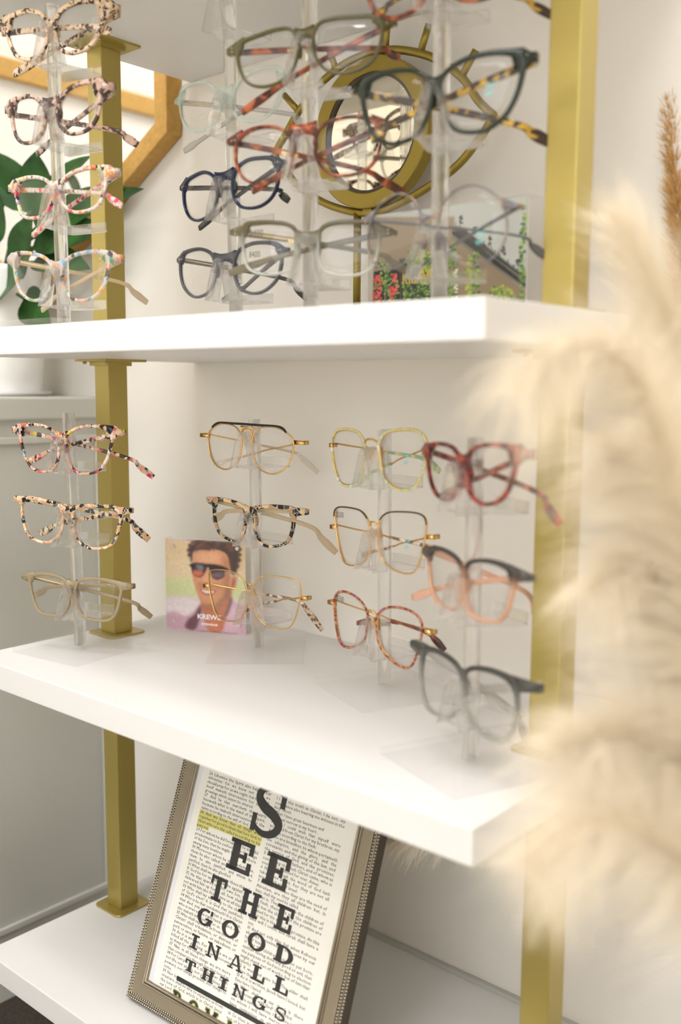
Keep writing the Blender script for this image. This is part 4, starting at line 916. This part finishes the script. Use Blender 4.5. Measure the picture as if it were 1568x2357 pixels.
def Q(pts): 
    out=[]
    for x,y in pts:
        t=(x-112)/1228; s=((1470+120*t)-y)/((1470+120*t)-(120+65*t)); out.append((t*GW,(1-s)*GH))
    return out
F=lambda pts,rgb,b=1.5,a=1.0,sm=True: soft_fill(img,Q(pts),rgb,b,a,sm)
F([(112,100),(700,100),(700,420),(112,420)],(222,196,156),6,.8,False)
F([(700,100),(1340,100),(1340,600),(900,600)],(206,176,130),6,.7,False)
F([(100,700),(1350,740),(1350,1080),(100,1010)],(208,214,160),4,1,False)
F([(100,1000),(400,1000),(700,1040),(1350,1060),(1350,1600),(100,1480)],(228,214,216),4,1,False)
F([(110,1240),(260,1205),(420,1280),(640,1140),(760,1200),(980,1180),(1110,1030),(1230,1130),(1345,1210),(1345,1600),(800,1545),(110,1475)],(206,166,182),2)
F([(110,1020),(600,1040),(560,1180),(420,1260),(240,1190),(110,1230)],(232,220,224),4,.9)
F([(1000,1250),(1120,1120),(1300,1300),(1200,1500),(1050,1540)],(222,186,200),4,.7)
F([(640,1110),(690,1250),(760,1500),(960,1530),(1040,1330),(1125,1050),(1090,880),(800,1000)],(190,118,86),1.5)
F([(760,1300),(900,1330),(960,1530),(800,1530)],(210,128,92),3,.8)
F([(632,1130),(560,1250),(450,1340),(400,1460),(560,1500),(650,1300),(670,1190)],(112,74,82),2)
F([(1110,1010),(1140,1060),(1080,1250),(1000,1330),(1060,1180)],(80,62,66),1.5,.9)
F([(520,505),(490,400),(478,300),(500,225),(560,190),(640,140),(900,130),(1190,170),(1255,300),(1245,480),(1200,660),(1120,650),(1080,500),(1050,380),(900,310),(700,330),(570,320),(548,430)],(72,52,46),1.5)
F([(560,340),(700,300),(900,300),(1050,365),(1090,520),(1115,700),(1095,930),(1020,1075),(900,1150),(780,1175),(680,1110),(620,1000),(565,850),(532,700),(522,560),(545,450)],(212,150,112),1.2)
F([(620,340),(760,330),(900,340),(980,430),(900,490),(640,470),(570,430)],(232,178,140),5,.8)
F([(1000,380),(1090,500),(1110,900),(1040,1040),(1000,900),(1020,600)],(176,112,82),4,.8)
F([(1105,740),(1160,685),(1215,705),(1212,790),(1180,880),(1100,910)],(206,140,108),1.2)
F([(1150,740),(1180,740),(1170,830),(1130,850)],(150,92,70),1,.8)
F([(610,960),(680,1090),(790,1120),(900,1090),(1010,990),(1095,830),(1100,950),(1020,1080),(900,1160),(780,1185),(680,1125)],(138,94,72),3,.85)
F([(600,800),(680,790),(800,830),(900,800),(960,840),(930,880),(760,850),(640,860)],(160,106,82),3,.6)
F([(560,300),(600,215),(700,175),(740,215),(640,260),(600,330)],(128,86,76),2,.8)
F([(820,170),(920,160),(960,230),(860,240)],(120,84,76),2,.7); F([(1050,220),(1130,200),(1180,280),(1120,320),(1060,290)],(118,74,64),2,.8); F([(700,240),(800,230),(820,290),(720,300)],(100,68,58),2,.7)
F([(640,880),(760,895),(895,900),(860,960),(770,980),(690,950)],(176,94,80),1.2); F([(668,894),(760,910),(866,916),(835,945),(760,948),(700,925)],(240,228,218),.8)
F([(700,700),(740,620),(790,640),(830,770),(780,800),(720,795),(680,770)],(226,164,130),2,.9); F([(690,775),(750,800),(820,790),(800,820),(720,820)],(150,92,72),1.5,.8)
F([(482,520),(560,487),(750,500),(960,525),(1092,590),(1035,625),(1015,700),(930,742),(850,720),(805,620),(770,555),(725,640),(665,702),(575,690),(525,620),(508,555)],(40,34,36),.9)
F([(535,610),(565,675),(655,690),(700,635),(620,600)],(206,110,84),1.5); F([(825,655),(860,708),(935,728),(1000,690),(1012,650),(920,640)],(120,88,104),1.5)
F([(590,520),(690,530),(700,600),(640,610)],(130,132,138),2.5,.8)
gh=np.random.default_rng(9)
for x,y in ((500,230),(540,190),(600,165),(660,140),(730,130),(800,125),(880,120),(960,125),(1040,140),(1110,150),(1180,170),(1235,220),(1255,290),(1258,370),(1245,450),(1225,540),(485,300),(488,370)):
    a0=gh.uniform(0,6); r=gh.uniform(28,44); F([(x+r*math.cos(a0+k),y+r*math.sin(a0+k)*gh.uniform(.7,1.1)) for k in range(6)],(76,54,48) if gh.uniform()<.6 else (98,66,58),1.2,.9)
for i in range(46):
    x=gh.uniform(520,1220); y=gh.uniform(150,300) if x<1080 else gh.uniform(160,600); r=gh.uniform(16,34)
    if y>330 and x<1110: continue
    F([(x+r*math.cos(k),y+r*.7*math.sin(k)) for k in range(6)],[(58,42,38),(104,72,62),(88,60,52)][i%3],1.2,.55)
hx=value_noise(GH,GW,4,3)[...,None]; img*=1+.035*hx
print_grid('printed_photo',np.clip(img,0,1),pw,ph-.0006,pb,-.0004)
MB().box(0,pw,-.0003,.0005,.0004,ph-.0006).build('print_backing',M['white'],pb)
def flat_text(body,size,f0,xs,parent,mat,y,name,bold=0):
    v,f=textmesh(body,size,.00003,bold=bold); mx=max(p[0] for p in v); k=xs/mx
    return mesh_obj(name,[(f0[0]+p[0]*k,y+p[2],f0[1]+p[1]) for p in v],f,mat,parent)
def q5(x,y):
    t=(x-112)/1228; s=((1470+120*t)-y)/((1470+120*t)-(120+65*t)); return (t*pw,s*ph)
flat_text('KREWE',.0082,q5(600,1325),.0315,pb,M['white'],-.0006,'brand_lettering',.00025)
flat_text('EYEWEAR',.0036,q5(665,1425),.022,pb,M['white'],-.0006,'small_lettering',.00015)
sm=MB()
for x,z in ((.011,.104),(.096,.106),(.011,.011),(.098,.012)): sm.prism([(x+.0024*math.cos(a*math.pi/8),z+.0024*math.sin(a*math.pi/8)) for a in range(16)],-.0016,-.0006,'xz')
sm.build('corner_magnet',plain('magnet_grey',(206,196,182),.3,metal=.3),pb)
# storefront print
sb_=thing('storefront_photo_block','clear block print of a shop front with hanging plants, on the upper shelf','photo block',(-.622,.760,zA))
sw,sh=.175,.105
MB().box(0,sw,.0006,.024,.0002,sh).build('acrylic_block',M['base'],sb_,bevel=.0006)
def q6(x,y):
    t=(x-832)/373.; yb=690-6*t; yt=478-38*t; return (t*sw,(yb-y)/(yb-yt)*sh)
GW,GH=300,180
img=np.zeros((GH,GW,3)); img[:]=srgb((188,190,182))[:3]
def Q(pts): return [(a/sw*GW,(1-b/sh)*GH) for a,b in (q6(x,y) for x,y in pts)]
F([(832,480),(1045,480),(1045,560),(832,600)],(150,132,108),1,1,False)
F([(980,520),(1060,520),(1210,632),(1210,700),(838,700),(838,560)],(140,122,96),1,1,False)
F([(1040,498),(1062,500),(1210,604),(1210,630),(1040,520)],(104,100,92),1,1,False)
F([(1040,508),(1062,512),(1210,618),(1210,624),(1040,514)],(40,40,38),0,1,False)
F([(1040,500),(1062,502),(1210,606),(1210,609),(1040,503)],(60,60,56),0,1,False)
F([(912,560),(992,552),(992,700),(918,700)],(42,48,34),1,1,False)
F([(844,585),(915,575),(915,700),(844,700)],(32,30,30),0,1,False)
F([(832,560),(846,560),(846,700),(832,700)],(176,166,150),1,1,False)
F([(876,585),(879,585),(879,700),(876,700)],(120,116,108),0,1,False)
F([(838,700),(850,700),(876,672),(872,668)],(226,224,220),0,1,False); F([(915,700),(905,700),(879,672),(883,668)],(226,224,220),0,1,False)
for k in range(9):
    y=640+k*6; F([(838,y),(1210,y+8),(1210,y+9),(838,y+1)],(112,96,74),0,.35,False)
g_=np.random.default_rng(5)
def blobs(cx,cy,rx,ry,n,cols,r):
    for i in range(n):
        a=g_.uniform(0,6.283); q=math.sqrt(g_.uniform(0,1)); x=cx+rx*q*math.cos(a); y=cy+ry*q*math.sin(a); rr=g_.uniform(.5,1.1)*r; c=cols[g_.integers(len(cols))]
        px,py=Q([(x,y)])[0]; x0,x1=int(px-rr),int(px+rr)+1; y0,y1=int(py-rr*.7),int(py+rr*.7)+1
        x0=max(0,x0);y0=max(0,y0)
        if x0<GW and y0<GH and x1>0 and y1>0: img[y0:y1,x0:x1]=img[y0:y1,x0:x1]*.25+np.array(srgb(c)[:3])*.75
gr=[(70,104,50),(104,140,58),(150,178,70),(56,84,44),(120,150,70)]; yl=[(190,184,70),(160,180,70),(120,150,60)]
for cx,cy,rx,ry,n,c_ in ((872,610,24,55,150,gr),(955,600,36,66,320,gr),(975,575,22,36,120,yl),(1042,600,13,70,160,gr),(1095,610,11,62,140,gr),(1150,650,34,34,260,yl+gr),(1135,665,24,20,120,gr),(1196,560,6,100,120,gr),(1080,602,7,48,60,yl),(905,640,9,40,70,gr),(1040,650,16,40,90,gr)):
    blobs(cx,cy,rx,ry,n,c_,2.2)
blobs(857,625,9,42,46,[(206,60,66),(226,90,90)],2.6); blobs(899,625,9,42,46,[(206,60,66),(226,90,90)],2.6); blobs(1050,620,4,50,18,[(232,226,214)],2)
for i in range(60):
    x=1044+i*2.8; y=498+(x-1044)*.66; h=g_.uniform(4,15)
    F([(x,y),(x+1,y),(x+1+g_.uniform(-1.5,1.5),y-h),(x+g_.uniform(-1,1),y-h)],(56,58,54),0,.9,False)
for i in range(5):
    x=1060+i*32; y=506+(x-1060)*.66; blobs(x,y-20,4,9,16,[(60,62,58)],1.5)
print_grid('printed_photo',np.clip(img,0,1),sw-.0005,sh-.0008,sb_,-.0004)
MB().box(0,sw-.0005,-.0003,.0005,.0004,sh-.0008).build('print_backing',M['white'],sb_)
flat_text('KREWE',.014,q6(920,610),.036,sb_,plain('print_gold_letters',(190,158,76),.5),-.0006,'sign_lettering',.0003)
flat_text('EYEWEAR',.0095,q6(938,668),.042,sb_,plain('print_gold_letters_low',(196,176,100),.5),-.0006,'small_lettering',.0002)
# ------------------------------------------------------------------ pampas grass
def plume(name,label,path,n,L,wd,mat,seed,rad=.012,grav=.35,taper=True,group='pampas grass plumes',stem_r=.0016,stem_to=None,spread=.9,fstart=.12):
    g=np.random.default_rng(seed)
    root=thing(name,label,'dried grass',path[0],0,group); o0=np.array(path[0])
    P=np.array(catmull(path,12)); T=np.gradient(P,axis=0); T/=np.linalg.norm(T,axis=1)[:,None]
    cum=np.r_[0,np.cumsum(np.linalg.norm(np.diff(P,axis=0),axis=1))]; cum/=cum[-1]
    t=g.uniform(fstart,1,n); idx=np.interp(t,cum,np.arange(len(P)))
    i0=np.clip(idx.astype(int),0,len(P)-2); fr=(idx-i0)[:,None]
    base=P[i0]*(1-fr)+P[i0+1]*fr; tan=T[i0]
    rnd=g.normal(size=(n,3)); rnd-=tan*(rnd*tan).sum(1)[:,None]; rnd/=np.linalg.norm(rnd,axis=1)[:,None]
    prof=np.minimum(1,.45+1.1*(1-t)) if taper else np.ones(n)
    ln=L*prof*g.uniform(.45,1.1,n)
    d=tan*(.9)+rnd*(spread*g.uniform(.3,1,n))[:,None]; d/=np.linalg.norm(d,axis=1)[:,None]
    base=base+rnd*(rad*.15*g.uniform(0,1,n))[:,None]
    K=5; s=np.linspace(0,1,K)[None,:,None]
    pts=base[:,None,:]+d[:,None,:]*(ln[:,None,None]*s)+np.array([0,0,-1.])*(grav*ln[:,None,None]*s*s)+rnd[:,None,:]*(ln[:,None,None]*.12*np.sin(s*2.5))
    sd=np.cross(d,g.normal(size=(n,3))); sd/=np.linalg.norm(sd,axis=1)[:,None]
    wv=(wd*(1-np.linspace(0,1,K)*.75))[None,:,None]
    A=pts+sd[:,None,:]*wv/2; B=pts-sd[:,None,:]*wv/2
    v=np.stack([A,B],2).reshape(-1,3)-o0
    b0=np.arange(n)[:,None]*(2*K); k=np.arange(K-1)[None,:]*2
    q=np.stack([b0+k,b0+k+1,b0+k+3,b0+k+2],-1).reshape(-1,4)
    me=bpy.data.meshes.new('plume_fibres'); me.vertices.add(len(v)); me.vertices.foreach_set('co',v.ravel()); me.loops.add(q.size); me.loops.foreach_set('vertex_index',q.ravel().astype(np.int32))
    me.polygons.add(len(q)); me.polygons.foreach_set('loop_start',np.arange(0,q.size,4,dtype=np.int32)); me.polygons.foreach_set('loop_total',np.full(len(q),4,dtype=np.int32)); me.update(calc_edges=True); me.materials.append(mat)
    o=bpy.data.objects.new('plume_fibres',me); C.objects.link(o); o.parent=root; o['kind']='stuff'
    sp=[np.array(p)-o0 for p in path]
    if stem_to is not None: sp=[np.array(stem_to)-o0,(np.array(stem_to)*.35+np.array(path[0])*.65)-o0+np.array([0.01,0,0.02])]+sp
    MB().tube(catmull(sp,6),stem_r,6).build('stem',M['stalk'],root,True)
    return root
fv=thing('floor_vase','tall white floor vase standing right of the shelves outside the picture','vase',(.05,.62,0))
MB().lathe([(.06,0),(.075,.01),(.09,.2),(.06,.40),(.045,.44),(.040,.44),(.05,.38),(.0,.36)],32).build('vase_body',M['pot'],fv,True)
vt=(.05,.62,.42)
PLU=[('P1','large arching cream pampas plume drooping over the right end of the upper shelf',5200,.080,.00032,1.35,.45),
('P2','cream pampas plume spreading left in front of the middle shelf corner',4200,.075,.00030,1.5,.3),
('P3','lowest cream pampas plume in front of the right post foot',3000,.068,.00030,1.5,.2),
('P4','cream pampas plume beside the right post at the height of the middle shelf glasses',3200,.070,.00030,1.5,.35),
('P7','broad cream pampas plume filling the right edge level with the middle shelf',5200,.09,.00032,1.6,.3),
('P5','fine upright pampas plume rising against the right wall',5000,.075,.00026,.6,.05),
('P8','soft upright pampas plume at the right edge, nearer than the wall one',4500,.08,.00028,.8,.1)]
for i,(k,lb,n_,L_,w_,sp_,gr_) in enumerate(PLU): plume('pampas_plume',lb,PATHS[k],n_,L_,w_,M['plume'],i+1,grav=gr_,spread=sp_,stem_to=vt)
plume('pampas_plume','grey-white pampas tip poking out under the middle shelf behind the eye chart',PATHS['P6'],2600,.05,.00035,M['plume'],16,stem_to=vt)
plume('dried_reed','tawny dried reed head at the right edge of the photo',PATHS['RD'],7000,.020,.0009,M['reed'],7,rad=.045,grav=.0,spread=1.2,stem_to=vt,fstart=.2)
# ------------------------------------------------------------------ lights and camera
def panel(x,y,sx,sy,s):
    t=thing('ceiling_light','flat white office ceiling light panel','ceiling light',(x,y,CEIL),0,'ceiling light panels')
    MB().box(-sx/2,sx/2,-sy/2,sy/2,-.012,-.004).build('diffuser',emis('panel_light',(250,250,252),s),t)
    MB().box(-sx/2-.02,sx/2+.02,-sy/2-.02,sy/2+.02,-.0035,-.0005).build('light_frame',M['white'],t)
for x,y in ((.40,-.25),(-.42,-.62),(-.1,-1.8),(-.95,.18),(-.8,-1.4)): panel(x,y,.6,.6 if False else .30,LP)
def area(name,loc,tgt,sx,sy,power,col):
    l=bpy.data.lights.new(name,'AREA'); l.shape='RECTANGLE'; l.size=sx; l.size_y=sy; l.energy=power; l.color=col
    o=bpy.data.objects.new(name,l); C.objects.link(o); o.location=loc
    o.rotation_euler=(Vector(tgt)-Vector(loc)).to_track_quat('-Z','Y').to_euler(); return o
area('window_daylight',(.3,YMIN+.05,1.45),(-.6,.7,.9),2.3,1.6,WP,(.96,.98,1.0))
wd=bpy.data.worlds.new('world'); SC.world=wd; wd.use_nodes=True; wd.node_tree.nodes['Background'].inputs[0].default_value=(.85,.92,1,1); wd.node_tree.nodes['Background'].inputs[1].default_value=1.0
r_,u_,b_,F=CAM
cd=bpy.data.cameras.new('camera'); cam=bpy.data.objects.new('camera',cd); C.objects.link(cam); SC.camera=cam
cam.matrix_world=Matrix(((r_[0],u_[0],b_[0],0),(r_[1],u_[1],b_[1],0),(r_[2],u_[2],b_[2],H),(0,0,0,1)))
cd.sensor_fit='VERTICAL'; cd.sensor_height=36; cd.sensor_width=24; cd.lens=F/2357*36; cd.clip_start=.02; cd.clip_end=50
cd.dof.use_dof=True; cd.dof.focus_distance=1.08; cd.dof.aperture_fstop=FST
vs=SC.view_settings; SC.display_settings.display_device='sRGB'; vs.view_transform='Standard'; vs.look='None'; vs.gamma=1; vs.use_curve_mapping=False; vs.exposure=EXPO
SC.cycles.max_bounces=14; SC.cycles.transparent_max_bounces=48; SC.cycles.transmission_bounces=12; SC.cycles.glossy_bounces=6; SC.cycles.diffuse_bounces=5
